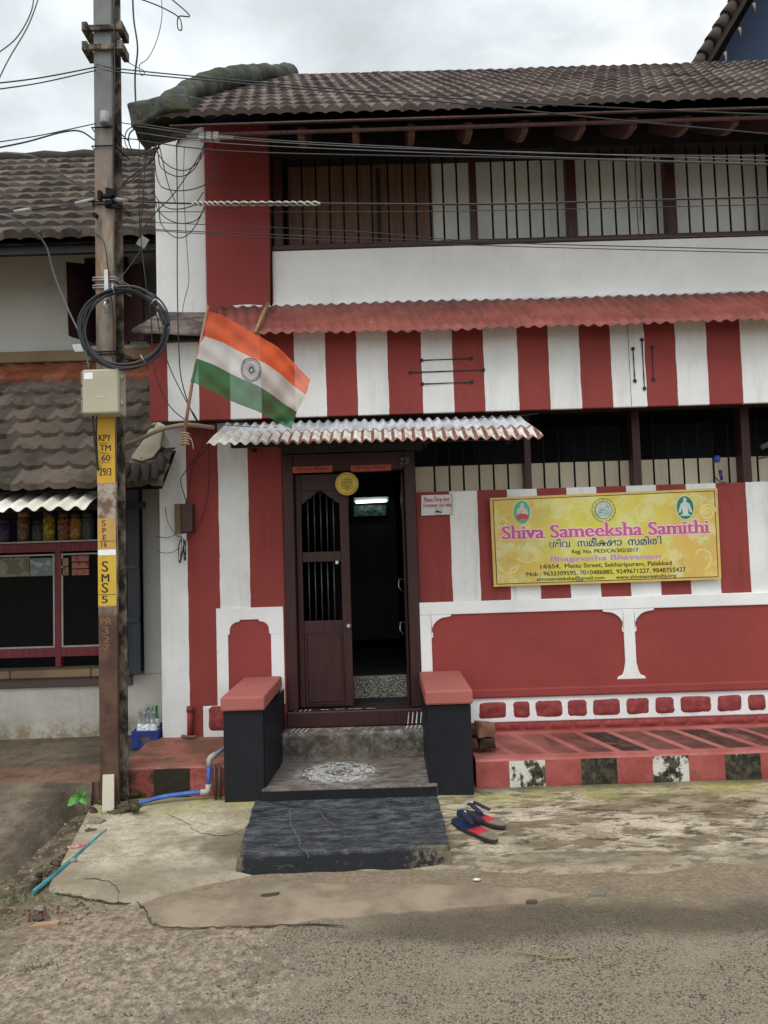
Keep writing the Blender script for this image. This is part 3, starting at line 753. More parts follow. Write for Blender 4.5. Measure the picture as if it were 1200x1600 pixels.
for s, xx in ((1, xa), (-1, xb)):  # ogee head of the upper opening
    door.prism([(xx, zA), (xx, zA-.10), (xx+s*.03, zA-.085), (xx+s*.05, zA-.06), (xx+s*.07, zA-.055), (xx+s*.10, zA-.025), (xm, zA)], y_l+.002, y_l+.038)
dl_ = door.build('door_leaf', M['maroon'], house, .004); dl_['label'] = 'closed maroon door leaf with two barred openings'
m = MB(); p0, p1, q0, q1 = at(480, 990, y_l).x, at(533, 990, y_l).x, at(500, 1097, y_l).z, at(500, 991, y_l).z
m.box(p0, p1, y_l-.008, y_l, q0, q1); m.build('door_panel', M['maroon'], dl_, .006)
m = MB()
for a, b, c_, d_ in (((p0-.012), (p0-.002), q0-.012, q1+.012), ((p1+.002), (p1+.012), q0-.012, q1+.012)): m.box(a, b, y_l-.012, y_l, c_, d_)
m.box(p0-.002, p1+.002, y_l-.012, y_l, q1+.002, q1+.012); m.box(p0-.002, p1+.002, y_l-.012, y_l, q0-.012, q0-.002)
m.build('panel_moulding', M['maroon'], dl_)
m = MB()
for o_ in op:
    for k in range(1, 6):
        x = o_[0]+(o_[1]-o_[0])*k/6; m.tube([(x, y_l+.02, o_[2]), (x, y_l+.02, o_[3]+.04)], .0045, 8)
m.build('bars', simple('door_bar', (.10, .10, .105), .35, .6), dl_)
m = MB(); hc = at(545, 977, y_l); m.tube([hc, hc+Vector((0, -.03, 0))], .011, 12); m.tube([hc+Vector((0, -.028, 0)), hc+Vector((0, -.036, 0))], .014, 12); m.build('handle', M['steel'], dl_)
m = MB(); hc = at(526, 879, y_l); m.box(hc.x-.008, hc.x+.012, y_l-.006, y_l-.0002, hc.z-.01, hc.z+.012); m.build('sticker', M['white'], dl_)
# right leaf swung inwards
m = MB(); m.hexa([(.135, F+.13, dfz0+.01), (.152, F+.13, dfz0+.01), (.175, F+.50, dfz0+.01), (.135, F+.50, dfz0+.01), (.135, F+.13, zt_), (.152, F+.13, zt_), (.175, F+.50, zt_), (.135, F+.50, zt_)])
dr_ = m.build('door_leaf', M['maroon'], house, .004); dr_['label'] = 'maroon door leaf swung open into the dark room'
m = MB()
for z in (1.35, 1.02): m.tube([(.134, F+.35, z), (.10, F+.34, z+.005), (.095, F+.33, z-.05), (.12, F+.335, z-.09)], .006, 8)
m.build('handle', M['steel'], dr_)

# interior
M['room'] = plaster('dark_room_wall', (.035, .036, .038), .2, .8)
m = MB()
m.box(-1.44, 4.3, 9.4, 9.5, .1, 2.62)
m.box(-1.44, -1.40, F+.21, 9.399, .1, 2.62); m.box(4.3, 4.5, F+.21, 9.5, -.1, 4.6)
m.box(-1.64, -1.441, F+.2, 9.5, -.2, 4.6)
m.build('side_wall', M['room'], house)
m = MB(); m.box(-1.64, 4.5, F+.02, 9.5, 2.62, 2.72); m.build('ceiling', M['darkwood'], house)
# speckled granite step and floor inside
t = NT('speckled_granite', .4, .5); t.color(t.mix(t.rng(t.voro(140), .25, .5), (.80, .76, .62), (.08, .075, .065))); M['granite'] = t.m
gz1 = at(590, 1056, 5.95).z
m = MB(); m.box(-1.40, 4.3, 5.95, 6.0, .2, gz1); m.build('inner_step', M['granite'], house, .006)
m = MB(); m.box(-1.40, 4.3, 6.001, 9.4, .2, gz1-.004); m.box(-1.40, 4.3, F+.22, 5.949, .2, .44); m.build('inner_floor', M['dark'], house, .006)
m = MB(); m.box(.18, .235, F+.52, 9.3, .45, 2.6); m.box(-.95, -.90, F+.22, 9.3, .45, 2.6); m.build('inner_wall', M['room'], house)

# lower barred opening
yb = F+.09
m = MB()
for xx0, xx1 in ((1.045, 1.095), (1.845, 1.905), (2.65, 2.715), (3.45, 3.51)): m = MB(); m.box(xx0, xx1, F+.03, F+.14, 1.996, 2.62); m.build('opening_post', M['maroon2'], house, .005)
m = MB(); bx = []
for q in (157, 204, 248, 297, 342, 387, 500, 547, 595, 640, 688, 735, 843, 890, 937, 982, 1030, 1078): bx.append(at(600+q/2, 730, yb).x)
x = bx[-1]+.107*2
while x < 4.3: bx.append(x); x += .107
for x in bx: m.tube([(x, yb, 1.99), (x, yb, 2.62)], .0075, 8)
lb = m.build('window_bars', M['bar'], house)
m = MB(); m.box(.245, 4.3, F+.145, F+.158, 1.85, at(900, 722, F+.145).z); m.build('beige_screen', M['beige_board'], house)
t = NT('dark_panelling', .6, .3); X, Y, Z = t.xyz()
c = t.mix(t.math('GREATER_THAN', t.math('FRACT', t.math('MULTIPLY', X, 1.25)), .62), (.022, .028, .032), (.006, .007, .008)); t.color(c); M['panelling'] = t.m
m = MB(); m.box(.235, 4.3, F+1.1, F+1.13, .6, 2.62); m.build('inner_panel', M['panelling'], house)

# fascia between the storeys
m = MB(); m.box(-1.592, 4.5, 5.15, 5.185, 2.508, 3.16); m.build('striped_fascia', M['fascia'], house, .004)
m = MB(); m.box(-1.592, 4.5, 5.1855, F+.02, 2.545, 2.60); m.build('fascia_soffit', M['darkwood'], house)
m = MB(); x = at(983, 560, 5.15).x; m.box(x-.0015, x+.0015, 5.1485, 5.151, 2.51, 3.12); m.build('fascia_joint', M['dark'], house)
# three-line emblems
def dumbbells(lines):
    m = MB()
    for (a, b) in lines:
        A, B = at(*a, 5.144), at(*b, 5.144)
        stroke(m, [A.lerp(B, i/10) for i in range(11)], .0045, up=(0, -1, 0))
        for p in (A, B):
            v = [m.b.verts.new((p.x+.0135*math.cos(q), 5.143, p.z+.0135*math.sin(q))) for q in [2*math.pi*i/14 for i in range(14)]]; m.b.faces.new(v)
    m.build('three_line_mark', M['ink'], house)
dumbbells([((659, 563), (736, 560)), ((641, 582), (755, 578)), ((660, 600), (737, 597))])
dumbbells([((989, 545), (992, 595)), ((1003, 531), (1007, 607)), ((1019, 543), (1021, 593))])

# upper storey
xa, xb_, xc = -1.64, at(322, 350, F).x, -.775
m = MB(); m.box(xa, xb_, F, F+.25, 2.621, 4.9); m.build('corner_pillar', M['white'], house, .01)
m = MB(); m.box(xb_+.0005, xc, F-.03, F+.24, 3.30, 4.9); m.build('pilaster', M['red'], house, .008)
m = MB(); m.box(xc+.0005, 4.5, F, F+.2, 2.721, 3.828); m.build('upper_wall', M['white'], house, .006)
m = MB()
P = [at(424, y, F-.035) for y in (250, 300, 400, 478)]; m.tube(P, .008, 8); m.build('conduit', M['bar'], house)
m = MB(); m.prism([(xc, 3.83), (4.5, 3.83), (4.5, 3.868), (xc, 3.868)], F-.01, F+.17); m.build('window_sill', M['maroon2'], house, .004)
for a, b in ((427, 441), (735.5, 746), (887, 902), (1042, 1058)): m = MB(); m.box(at(a, 330, F).x, at(b, 330, F).x, F, F+.08, 3.8685, 4.54); m.build('window_post', M['maroon2'], house, .004)
x = 2.98
while x < 4.4: m = MB(); m.box(x, x+.07, F, F+.08, 3.8685, 4.54); m.build('window_post', M['maroon2'], house, .004); x += .74
m = MB(); xs_ = [148, 218, 283, 348, 412, 478, 545, 622, 690, 752, 818, 880, 945]; B = [400+q/3 for q in xs_]+[800+q/3 for q in (-92, -28, 5+15, 83, 146, 213, 352, 418, 485, 548, 615, 680, 830, 895, 960, 1022, 1090, 1155)]
for q in B: m.tube([(at(q, 330, F+.03).x, F+.03, 3.86), (at(q, 330, F+.03).x, F+.03, 4.54)], .0075, 8)
x = at(800+1155/3, 330, F).x+.1
while x < 4.4: m.tube([(x, F+.03, 3.86), (x, F+.03, 4.54)], .0075, 8); x += .103
za_, zb_ = at(600, 318, F+.05).z, 0
m.build('window_bars', M['bar'], house)
m = MB(); x1_ = at(677, 330, F+.1).x; m.box(x1_+.001, 4.4, F+.17, F+.19, 3.80, 4.7); m.build('window_board', M['grey_board'], house)
m = MB(); m.box(xc+.1, x1_, F+.15, F+.169, 3.869, at(560, 245, F+.15).z)
o = m.build('window_board', M['plywood'], house); o['label'] = 'brown plywood sheet behind the bars'
m = MB(); m.box(at(588, 300, F).x, at(594, 300, F).x, F+.12, F+.148, 3.869, 4.5); m.build('board_batten', M['darkwood'], house)
m = MB(); m.box(xc+.001, 4.5, F-.02, F+.16, 4.545, 4.84); m.build('eave_beam', M['darkwood'], house)
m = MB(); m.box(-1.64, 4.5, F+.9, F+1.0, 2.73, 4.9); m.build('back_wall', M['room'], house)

# ------------------------------------------------------------------ tiled roofs
def tilemat(name, c1, c2, moss=(.05, .06, .03), mossamt=.3):
    t = NT(name, .85, .2)
    a = t.N.new('ShaderNodeAttribute'); a.attribute_name = 'tint'
    c = t.mix(a.outputs['Fac'], c1, c2)
    c = t.mix(t.math('MULTIPLY', t.rng(t.noise(2.2, 7, .7), .45, .68), .65), c, tuple(q*.45 for q in c1))
    c = t.mix(t.math('MULTIPLY', t.rng(t.noise(3.1, 6, .7, t.map((1, 1, 1), (4, 2, 0))), .52, .68), mossamt), c, moss)
    c = t.mix(t.math('MULTIPLY', t.rng(t.noise(28, 4, .6), .62, .72), .35), c, (.22, .20, .17))
    t.color(c); t.bump(t.noise(45, 5, .7), .4, .006); return t.m
def tile_roof(name, parent, mat, x0, x1, ye, ze, slope, depth, rib=.1, amp=.022, course=.24, shift=.0, tilew=2, left=None, right=None, tints=None, step=.022, sub=6, sag=.0, ridged=0):
    """courses of interlocking clay tiles, going back from the eave (ye, ze). left/right: functions y -> x that clip"""
    m = MB(); lay = m.b.faces.layers.float.new('tint'); n = int(depth/course); dxs = rib/sub
    cols = int((x1-x0)/dxs)
    for i in range(n):
        yb0 = ye+i*course; off = (shift*i) % (rib*tilew)
        rows = []
        for (yy, dz) in ((yb0, -.012), (yb0-.012, step), (yb0+course*.5, step*.6), (yb0+course+.01, -.002)):
            r = []
            for c_ in range(cols+1):
                x = x0+c_*dxs; ph = (x-off-shift/course*max(0, yy-yb0))/rib; tid = math.floor(ph/tilew)
                h = random.Random(tid*131+i*977+int(x0*10)).uniform(-1, 1)
                s = abs(math.sin(math.pi*ph)) if not ridged else max(0, 1-abs(((ph % 1)-.5))*ridged)
                hz = amp*(s**.7 if not ridged else s)
                z = ze+slope*(yy-ye)+dz+hz*(1 if dz > -.01 else .55)+h*.005-sag*math.sin(math.pi*min(1, (yy-ye)/depth))+mn.noise(Vector((x*.7, yy*.9, 1)))*.012
                jy = h*.010+mn.noise(Vector((tid*3.3, i, 0)))*.01
                if ridged and dz > -.013 and dz != -.002: jy += .007*math.sin(2*math.pi*ph/tilew)
                r.append((x, yy+jy, z, tid))
            rows.append(r)
        V = [[m.b.verts.new(q[:3]) for q in r] for r in (rows[0], rows[1], rows[1], rows[2], rows[3])]
        for k in (0, 2, 3):
            for c_ in range(cols):
                x = rows[0][c_][0]+dxs/2; yy = yb0+course*.3
                if left and x < left(yy): continue
                if right and x > right(yy): continue
                f = m.b.faces.new((V[k][c_], V[k][c_+1], V[k+1][c_+1], V[k+1][c_])); f.smooth = True
                tt = random.Random(rows[0][c_][3]*71+i*313).random()
                f[lay] = tints(i, tt, x) if tints else tt
    loose = [v for v in m.b.verts if not v.link_faces]; bmesh.ops.delete(m.b, geom=loose, context='VERTS')
    return m.build(name, mat, parent, normals=False)
M['tiles'] = tilemat('brown_roof_tiles', (.070, .054, .048), (.165, .124, .11))
YE, ZE, SL, DP = 4.66, 4.375, .757, 2.56
hipx = lambda y: -1.52+(y-YE)*(.66/2.56)
roof = tile_roof('roof', house, M['tiles'], -1.6, 4.7, YE, ZE, SL, DP, .098, .030, .20, .07, 2, left=hipx, step=.024, sub=6)
# under-boards, hip flank and back slope keep the roof closed from other sides
m = MB()
zr = ZE+SL*DP-.04; yr = YE+DP
m.face([(-1.52, YE+.05, ZE-.045), (4.7, YE+.05, ZE-.045), (4.7, yr, zr-.03), (-.86, yr, zr-.03)])
m.face([(-1.37, 5.40, ZE+.45), (-.86, yr, zr-.03), (-1.60, 9.7, ZE+.1), (-1.60, 5.6, ZE+.1)])
m.face([(-.86, yr, zr-.03), (4.7, yr, zr-.03), (4.7, 9.8, ZE-.045), (-1.52, 9.7, ZE-.045)])
m.build('roof_boards', M['darkwood'], roof, normals=False)
m = MB()
zq = at(600, 203, 4.76).z; m.box(-1.3, 4.7, 4.745, 4.765, zq-.007, zq+.009)
m.build('eave_batten', M['rafter'], roof)
m = MB(); zq = at(600, 186, 4.69).z; m.box(-1.3, 4.7, 4.685, 4.70, zq-.004, zq+.004)
m.build('eave_batten', M['rafter'], roof)
for q in (470, 555, 643, 733, 820, 910, 990, 1075, 1150, 1232, 1310):
    x = at(q, 205, 4.8).x; m = MB()
    prof = [(4.80, 4.285), (4.93, 4.30), (5.0, 4.325), (5.45, 4.62), (5.45, 4.72), (4.77, 4.345)]
    a = [m.b.verts.new((x-.022, y, z)) for y, z in prof]; b = [m.b.verts.new((x+.022, y, z)) for y, z in prof]
    m.b.faces.new(a); m.b.faces.new(b[::-1])
    for i in range(len(prof)): j = (i+1) % len(prof); m.b.faces.new((a[i], a[j], b[j], b[i]))
    m.build('rafter', M['rafter'], roof, .003)
# mossy hip ridge
t = NT('mossy_ridge', .9, .15)
c = t.mix(t.rng(t.noise(5, 6, .7), .4, .62), (.065, .068, .064), (.17, .175, .165)); c = t.mix(t.math('MULTIPLY', t.rng(t.noise(6.5, 8, .75), .46, .58), .75), c, (.085, .105, .045)); t.color(c)
t.bump(t.noise(24, 8, .8), 1.0, .04); M['mossy'] = t.m
A = Vector((-1.42, YE+.10, ZE+.06)); B_ = Vector((-.80, yr, ZE+SL*DP+.02))
m = MB(); pts, rad = [], []
for i in range(33):
    k = i/32; pts.append(A.lerp(B_, k)+Vector((0, 0, .20*math.sin(math.pi*k)*(1-.6*k)+.012*math.sin(k*9)))); rad.append(.082-.010*k+(.007 if i % 3 == 0 else 0)+.012*mn.noise(Vector((k*8, 0, 0)))+(.015 if k > .93 else 0))
m.tube(pts, rad, 14)
for v in m.b.verts: v.co += Vector((mn.noise(v.co*4)*.03, mn.noise(v.co*4+Vector((7, 0, 0)))*.03, mn.noise(v.co*4+Vector((0, 9, 0)))*.02))
m.build('hip_ridge', M['mossy'], roof)
m = MB(); m.hexa([(-1.56, YE-.02, ZE-.06), (-1.16, YE-.03, ZE+.03), (-1.16, YE+.4, ZE+.18), (-1.56, YE+.4, ZE-.02), (-1.56, YE-.02, ZE+.10), (-1.18, YE-.01, ZE+.15), (-1.18, YE+.4, ZE+.36), (-1.56, YE+.4, ZE+.26)])
bmesh.ops.subdivide_edges(m.b, edges=m.b.edges, cuts=5, use_grid_fill=True)
for v in m.b.verts: v.co += Vector((mn.noise(v.co*5), mn.noise(v.co*5+Vector((3, 0, 0))), mn.noise(v.co*5+Vector((0, 3, 0)))))*.035
m.build('eave_corner', M['mossy'], roof, .02, True)
m = MB(); pts = [Vector((-.86+.25*i, yr+.02, ZE+SL*DP-.085)) for i in range(23)]
m.tube(pts, [.07+.012*(i % 2) for i in range(23)], 12); m.build('ridge', M['tiles'], roof)
# jumble of grey board under the eave corner
m = MB(); p = at(228, 200, 4.9); m.obox(p, Vector((.035, 0, 0)), Vector((0, .12, 0)), Vector((0, 0, .05))); m.prism([(p.x-.015, p.z-.05), (p.x+.015, p.z-.05), (p.x+.002, p.z-.10)], 4.86, 4.88); m.build('eave_bracket', M['darkwood'], roof)

# ------------------------------------------------------------------ corrugated awnings
def corrugated(name, mat, fl, fr, bl, br, pitch, amp, parent, sub=6, rows=6, thick=.002, ragged=.0, seed=0):
    """sheet from front edge fl-fr to back edge bl-br"""
    m = MB(); fl, fr, bl, br = map(Vector, (fl, fr, bl, br)); wdt = (fr-fl).length; n = int(wdt/pitch*sub)
    gg = []
    for j in range(rows+1):
        k = j/rows; r = []
        for i in range(n+1):
            u = i/n; p = fl.lerp(fr, u).lerp(bl.lerp(br, u), k); ph = wdt*u/pitch
            h = math.sin(2*math.pi*ph); p.z += amp*h+mn.noise(Vector((u*6+seed, k*2, 0)))*.012
            if j == 0: p.y += ragged*mn.noise(Vector((u*25+seed, 0, 0)))
            r.append(m.b.verts.new(p))
        gg.append(r)
    for j in range(rows):
        for i in range(n):
            f = m.b.faces.new((gg[j][i], gg[j][i+1], gg[j+1][i+1], gg[j+1][i])); f.smooth = True
    o = m.build(name, mat, parent, normals=False)
    s = o.modifiers.new('thickness', 'SOLIDIFY'); s.thickness = thick; return o
t = NT('red_painted_sheet', .6, .35); X, Y, Z = t.xyz()
c = t.mix(t.rng(t.noise(3, 6, .65), .35, .65), (.19, .048, .037), (.31, .085, .064))
c = t.mix(t.math('MULTIPLY', t.rng(t.noise(4, 6, .7, t.map((1, .4, .4))), .5, .65), .5), c, (.10, .035, .03))
c = t.mix(t.math('MULTIPLY', t.rng(t.noise(38, 3, .5), .68, .74), .7), c, (.5, .42, .38)); t.color(c); t.bump(t.noise(30, 4, .6), .2, .004); M['awning'] = t.m
zf_ = 3.035
corrugated('corrugated_awning', M['awning'], (at(342, 523, 4.95).x, 4.95, zf_), (4.6, 4.95, zf_-.015), (at(342, 482, F).x, F-.035, 3.405), (4.6, F-.035, 3.385), .080, .009, house, 8, 4, .003, .02)
# paler mortar bead where it meets the wall
m = MB(); m.tube([Vector((xc-.3+.12*i, F-.012, 3.405+mn.noise(Vector((i*.7, 0, 0)))*.012)) for i in range(48)], .022, 8); m.build('mortar_bead', M['white'], house)
t = NT('stained_ledge', .85, .2); t.color(t.mix(t.rng(t.noise(7, 6, .7), .4, .62), (.07, .055, .05), (.22, .17, .15))); t.bump(t.noise(20, 5, .7), .5, .01); M['ledge'] = t.m
m = MB(); p0, p1, p2, p3 = at(205, 514, 5.0), at(352, 522, 5.0), at(345, 488, F-.02), at(252, 487, F-.02)
m.hexa([p0-Vector((0, 0, .025)), p1-Vector((0, 0, .025)), p2-Vector((0, 0, .05)), p3-Vector((0, 0, .05)), p0, p1, p2, p3]); m.build('corner_ledge', M['ledge'], house, .006)
m = MB(); m.box(-1.60, -1.1, 5.10, 5.149, 3.055, 3.10); m.build('ledge_batten', M['darkwood'], house)

# small awning over the door
t = NT('rusty_white_sheet', .5, .4, 0); X, Y, Z = t.xyz()
x0s = at(325, 690, 4.7).x; pitch = .0657
ph_ = t.math('FRACT', t.math('DIVIDE', t.math('SUBTRACT', X, x0s-.02), pitch))
wn = t.math('MULTIPLY', t.math('SUBTRACT', t.noise(12, 4, .6), .5), .35)
sx_ = t.math('ABSOLUTE', t.math('SUBTRACT', t.math('ADD', ph_, t.math('MULTIPLY', wn, .5)), .5))
edge = t.rng(sx_, .30, .38)
lo = t.rng(t.math('ADD', Y, t.math('MULTIPLY', wn, .06)), 4.945, 4.925)
ft = t.rng(t.math('ADD', Y, t.math('MULTIPLY', wn, .04)), 4.738, 4.722)
topb = t.math('MULTIPLY', t.rng(t.math('ADD', Y, t.math('MULTIPLY', wn, .05)), 4.895, 4.92), lo)
rust = t.math('MULTIPLY', t.math('MAXIMUM', t.math('MAXIMUM', edge, ft), topb), lo)
rust = t.math('MULTIPLY', rust, t.rng(X, -1.0, -.6, .15, 1))
pale = t.mix(lo, t.mix(t.rng(t.noise(6, 5), .35, .65), (.36, .39, .42), (.60, .63, .66)), t.mix(t.rng(t.noise(9, 5, .6), .35, .6), (.50, .47, .41), (.70, .69, .65)))
rc = t.mix(t.rng(t.noise(22, 5, .6), .35, .65), (.13, .05, .035), (.27, .11, .075))
t.color(t.mix(rust, pale, rc)); t.bump(t.noise(30, 4), .2, .003); M['rusty'] = t.m
aw = corrugated('door_awning', M['rusty'], at(322, 694, 4.70), at(850, 683, 4.70), at(352, 662, 5.145)+Vector((0, 0, 0)), at(812, 651, 5.145), pitch, .0105, house, 10, 6, .003, .012, 5)
m = MB()
for q in (355, 395, 437, 505, 547, 600, 676, 744, 808):
    p = at(q, 683-(q-600)*.02, 4.9); m.tube([p+Vector((0, 0, -.01)), p+Vector((.003, 0, .028))], .0022, 6); pass
m.build('awning_screw', M['bar'], aw)
m = MB(); m.box(-1.0, .95, 4.96, 4.99, 2.28, 2.325)
for x in (-.95, -.3, .3, .9): m.box(x, x+.03, 5.0, F, 2.325, 2.35)
m.build('awning_batten', M['darkwood'], aw)

# ================================================================== NEIGHBOURING SHOP (left)
shop = thing('shop_house', 'whitewashed shop building with grey tiled roofs behind the utility pole', 'shop', (-2.6, 5.9, .2))
Ys = 5.9; Yu = 6.4
M['lime'] = plaster('old_limewash', (.46, .44, .39), .75, .85, .45, .12, (.16, .13, .10))
M['lime2'] = plaster('upper_limewash', (.52, .52, .49), .45, .85, .3)
wz = lambda px, py: at(px, py, Ys)
zs_sill = wz(80, 1058).z; 
t = NT('old_limewash_base', .85, .2); X, Y, Z = t.xyz(); c = grime(t, vary(t, (.50, .48, .42), .15, 3), .8, (.16, .13, .10))
c = t.mix(t.math('MULTIPLY', t.rng(Z, .42, .24), t.rng(t.noise(7, 8, .8), .38, .58)), c, (.27, .21, .13)); c = t.mix(t.math('MULTIPLY', t.rng(t.noise(13, 8, .8), .60, .68), .7), c, (.30, .31, .33)); t.color(c); t.bump(t.noise(9, 6, .6), .6, .02)
m = MB(); m.box(-6, -1.645, Ys, Ys+.2, 0, zs_sill); m.build('lower_wall', t.m, shop, .01)
xr = wz(197, 900).x
m = MB(); m.box(xr+.13, -1.645, Ys, Ys+.2, zs_sill+.0005, 2.3); m.build('side_pier', M['lime2'], shop, .008)
# stone sill
M['sill'] = plaster('sandy_sill', (.24, .17, .10), .7, .85, .5, .2)
xse = wz(157, 1045).x+.25; x = -6
while x < xse-.02:
    x1 = min(xse, x+.62); m = MB(); m.box(x, x1-.006, Ys-.06, Ys+.15, zs_sill+.001, zs_sill+.062); m.build('sill_stone', M['sill'], shop, .01); x = x1
m = MB(); m.box(-6, xse, Ys-.03, Ys-.0005, zs_sill-.075, zs_sill); m.build('sill_band', plaster('brown_band', (.10, .07, .06), .5), shop, .008)
# shop front
yf = Ys+.06
M['shopred'] = wood('shop_frame_paint', (.17, .025, .035)); M['alu'] = simple('pale_bead', (.42, .40, .36), .5)
z0, z1 = wz(80, 1018).z, wz(80, 1035).z
za1, za0 = wz(60, 852).z, wz(60, 872).z
m = MB(); m.box(-6, xse-.02, yf, yf+.05, wz(80, 1028).z, wz(80, 1013).z)
m.box(-6, xse-.02, yf, yf+.05, wz(80, 862).z, wz(80, 848).z)
xm0, xm1 = wz(81, 930).x, wz(90, 930).x
for k in range(0, 5):
    m.box(xm0-.9*k*.95, xm1-.9*k*.95, yf-.004, yf+.046, zs_sill+.063, wz(80, 850).z)
m.box(xse-.05, xse-.005, yf-.003, yf+.05, zs_sill+.063, 2.2)
m.build('shop_frame', M['shopred'], shop, .003)
M['blackglass'] = simple('black_panel', (.006, .006, .006), .7, 0, .12)
def bead(x0, x1, z0, z1, w=.012):
    m = MB(); y = yf-.002
    m.box(x0, x0+w, y, y+.03, z0, z1); m.box(x1-w, x1, y, y+.03, z0, z1); m.box(x0+w+.0003, x1-w-.0003, y+.0005, y+.03, z0, z0+w); m.box(x0+w+.0003, x1-w-.0003, y+.0005, y+.03, z1-w, z1)
    m.build('window_bead', M['alu'], shop)
    m = MB(); m.box(x0+w, x1-w, y+.012, y+.02, z0+w, z1-w); m.build('black_pane', M['blackglass'], shop)
zb0, zb1 = wz(60, 1014).z+.001, wz(60, 866).z
bead(xm0-.80, xm0-.004, zb0, zb1); bead(xm1+.004, xse-.055, zb0, zb1); bead(xm0-1.66, xm0-.865, zb0, zb1)
m = MB(); m.box(-6, xse-.02, yf-.01, yf+.2, wz(60, 848).z+.001, wz(60, 848).z+.014); m.build('shelf', M['alu'], shop)
m = MB(); m.box(-6, xse, Ys+.5, Ys+.52, .2, 2.6); m.build('inner_wall', M['dark'], shop)
# posters and snack packets stuck behind the glass
def blotch(name, cols, sc=(14, 14, 14), seed=0):
    t = NT(name, .45, .4); n = t.noise(1, 5, .6, t.map(sc, (seed, seed*2, seed))); k = len(cols)
    t.color(t.ramp(n, [(.3+.4*i/(k-1), c) for i, c in enumerate(cols)], 'CONSTANT' if k > 3 else 'LINEAR')); return t.m
m = MB(); p0, p1, z0, z1 = wz(-60, 800).x, wz(78, 800).x-.016, wz(40, 899).z, wz(40, 862).z
P0 = at(-60, 898, yf-.0)
m.box(P0.x, wz(40, 900).x, yf+.001, yf+.009, at(20, 901, yf).z, zb1-.02)
tag(m.build('poster', blotch('old_cream_poster', [(.12, .11, .07), (.22, .20, .13), (.30, .27, .18), (.17, .15, .10)], (9, 9, 9)), None), 'faded cream poster in the left shop window beside the pole', 'poster')
m = MB(); m.box(wz(41, 900).x, xm0-.018, yf+.001, yf+.009, at(60, 900, yf).z, zb1-.03)
tag(m.build('poster', blotch('pale_blue_poster', [(.25, .24, .22), (.13, .19, .22), (.36, .35, .33), (.33, .17, .10)], (9, 9, 13), 3), None), 'pale poster with blue and orange shapes beside the red mullion of the shop', 'poster')
for k, (a, b, c0, c1, cc, lab) in enumerate([(92, 107, 900, 872, (.16, .09, .05), 'brown snack packets hanging in the shop window nearest the mullion'), (112, 139, 900, 868, (.17, .055, .04), 'strip of red biscuit packets in the shop window left of the pole')]):
    root = thing('snack_packet_strip', lab, 'snack packets', at((a+b)/2, 900, yf))
    for r in range(3 if k else 2):
        zt0 = at(a, c0-(c0-c1)*r/(3 if k else 2), yf).z+.004; zt1 = at(a, c0-(c0-c1)*(r+1)/(3 if k else 2), yf).z-.002
        m = MB(); m.box(at(a, 880, yf).x, at(b, 880, yf).x, yf-.002, yf+.009, zt0, zt1)
        m.build('packet', blotch('packet_print', [cc, tuple(q*2.2 for q in cc), (.22, .18, .12), tuple(q*.6 for q in cc)], (22, 22, 30), r+k*5), root, .003)
# jars on the shelf
zj = wz(60, 848).z+.0145
jar_data = [(-28, 40, (.09, .05, .03), (.2, .05, .02), 'tall jar with red lid, farthest left on the shop shelf'), (8, 36, (.05, .03, .09), (.04, .03, .08), 'dark purple sweet jar on the shop shelf'),
            (37, 46, (.16, .09, .055), (.33, .20, .05), 'wide jar of brown sweets with a yellow lid on the shop shelf'), (60, 34, (.05, .055, .05), (.03, .03, .03), 'small dim glass jar between the two brightest jars of the shelf'),
            (77, 46, (.28, .21, .02), (.05, .05, .05), 'jar holding bright yellow packets on the shop shelf'), (100, 44, (.20, .085, .045), (.10, .05, .04), 'jar of orange brown biscuits on the shop shelf'),
            (119, 42, (.30, .15, .03), (.06, .045, .04), 'amber jar with golden label second from the pole'), (138, 43, (.07, .08, .08), (.04, .045, .05), 'grey jar with a pale label nearest the pole')]
for px_, hp, col, lid, lab in jar_data:
    p = at(px_, 840, Ys+.14); r = .048; h = hp/FPX*6.0
    root = thing('sweet_jar', lab, 'jar', (p.x, p.y, zj), 'jars on the shop shelf')
    m = MB(); m.lathe((p.x, p.y, zj), [(r*.9, 0), (r, .01), (r, h*.75), (r*.8, h*.84)], 14)
    m.build('jar_body', blotch('jar_contents', [tuple(q*.5 for q in col), col, tuple(min(1, q*2.0) for q in col), (.16, .14, .11)], (30, 30, 34), px_), root)
    m = MB(); m.lathe((p.x, p.y, zj), [(r*.8, h*.84), (r*.84, h*.85), (r*.84, h), (r*.7, h*1.01)], 14); m.build('lid', simple('jar_lid', lid, .4), root)
# dark folding shutters beside the front
M['slate'] = wood('slate_shutter', (.032, .040, .052))
for k, (a, b, c0, c1, yy) in enumerate([(191, 200, 1058, 770, 5.86), (200.5, 223, 1058, 766, 5.82)]):
    p, q = at(a, c0-5, yy), at(b, c0-12, yy)
    m = MB(); m.hexa([(p.x, yy, p.z), (q.x, yy-.06*k, p.z-.0), (q.x, yy+.03-.06*k, p.z), (p.x, yy+.03, p.z), (p.x, yy, 2.16), (q.x, yy-.06*k, 2.16), (q.x, yy+.03-.06*k, 2.16), (p.x, yy+.03, 2.16)])
    o = m.build('shutter', M['slate'], shop, .004)
    for zz_ in (1.1, 1.5):
        m = MB(); m.box(p.x+.0, q.x, yy-.068*k-.004, yy-.03*k, zz_, zz_+.03); m.build('rail', M['slate'], o)
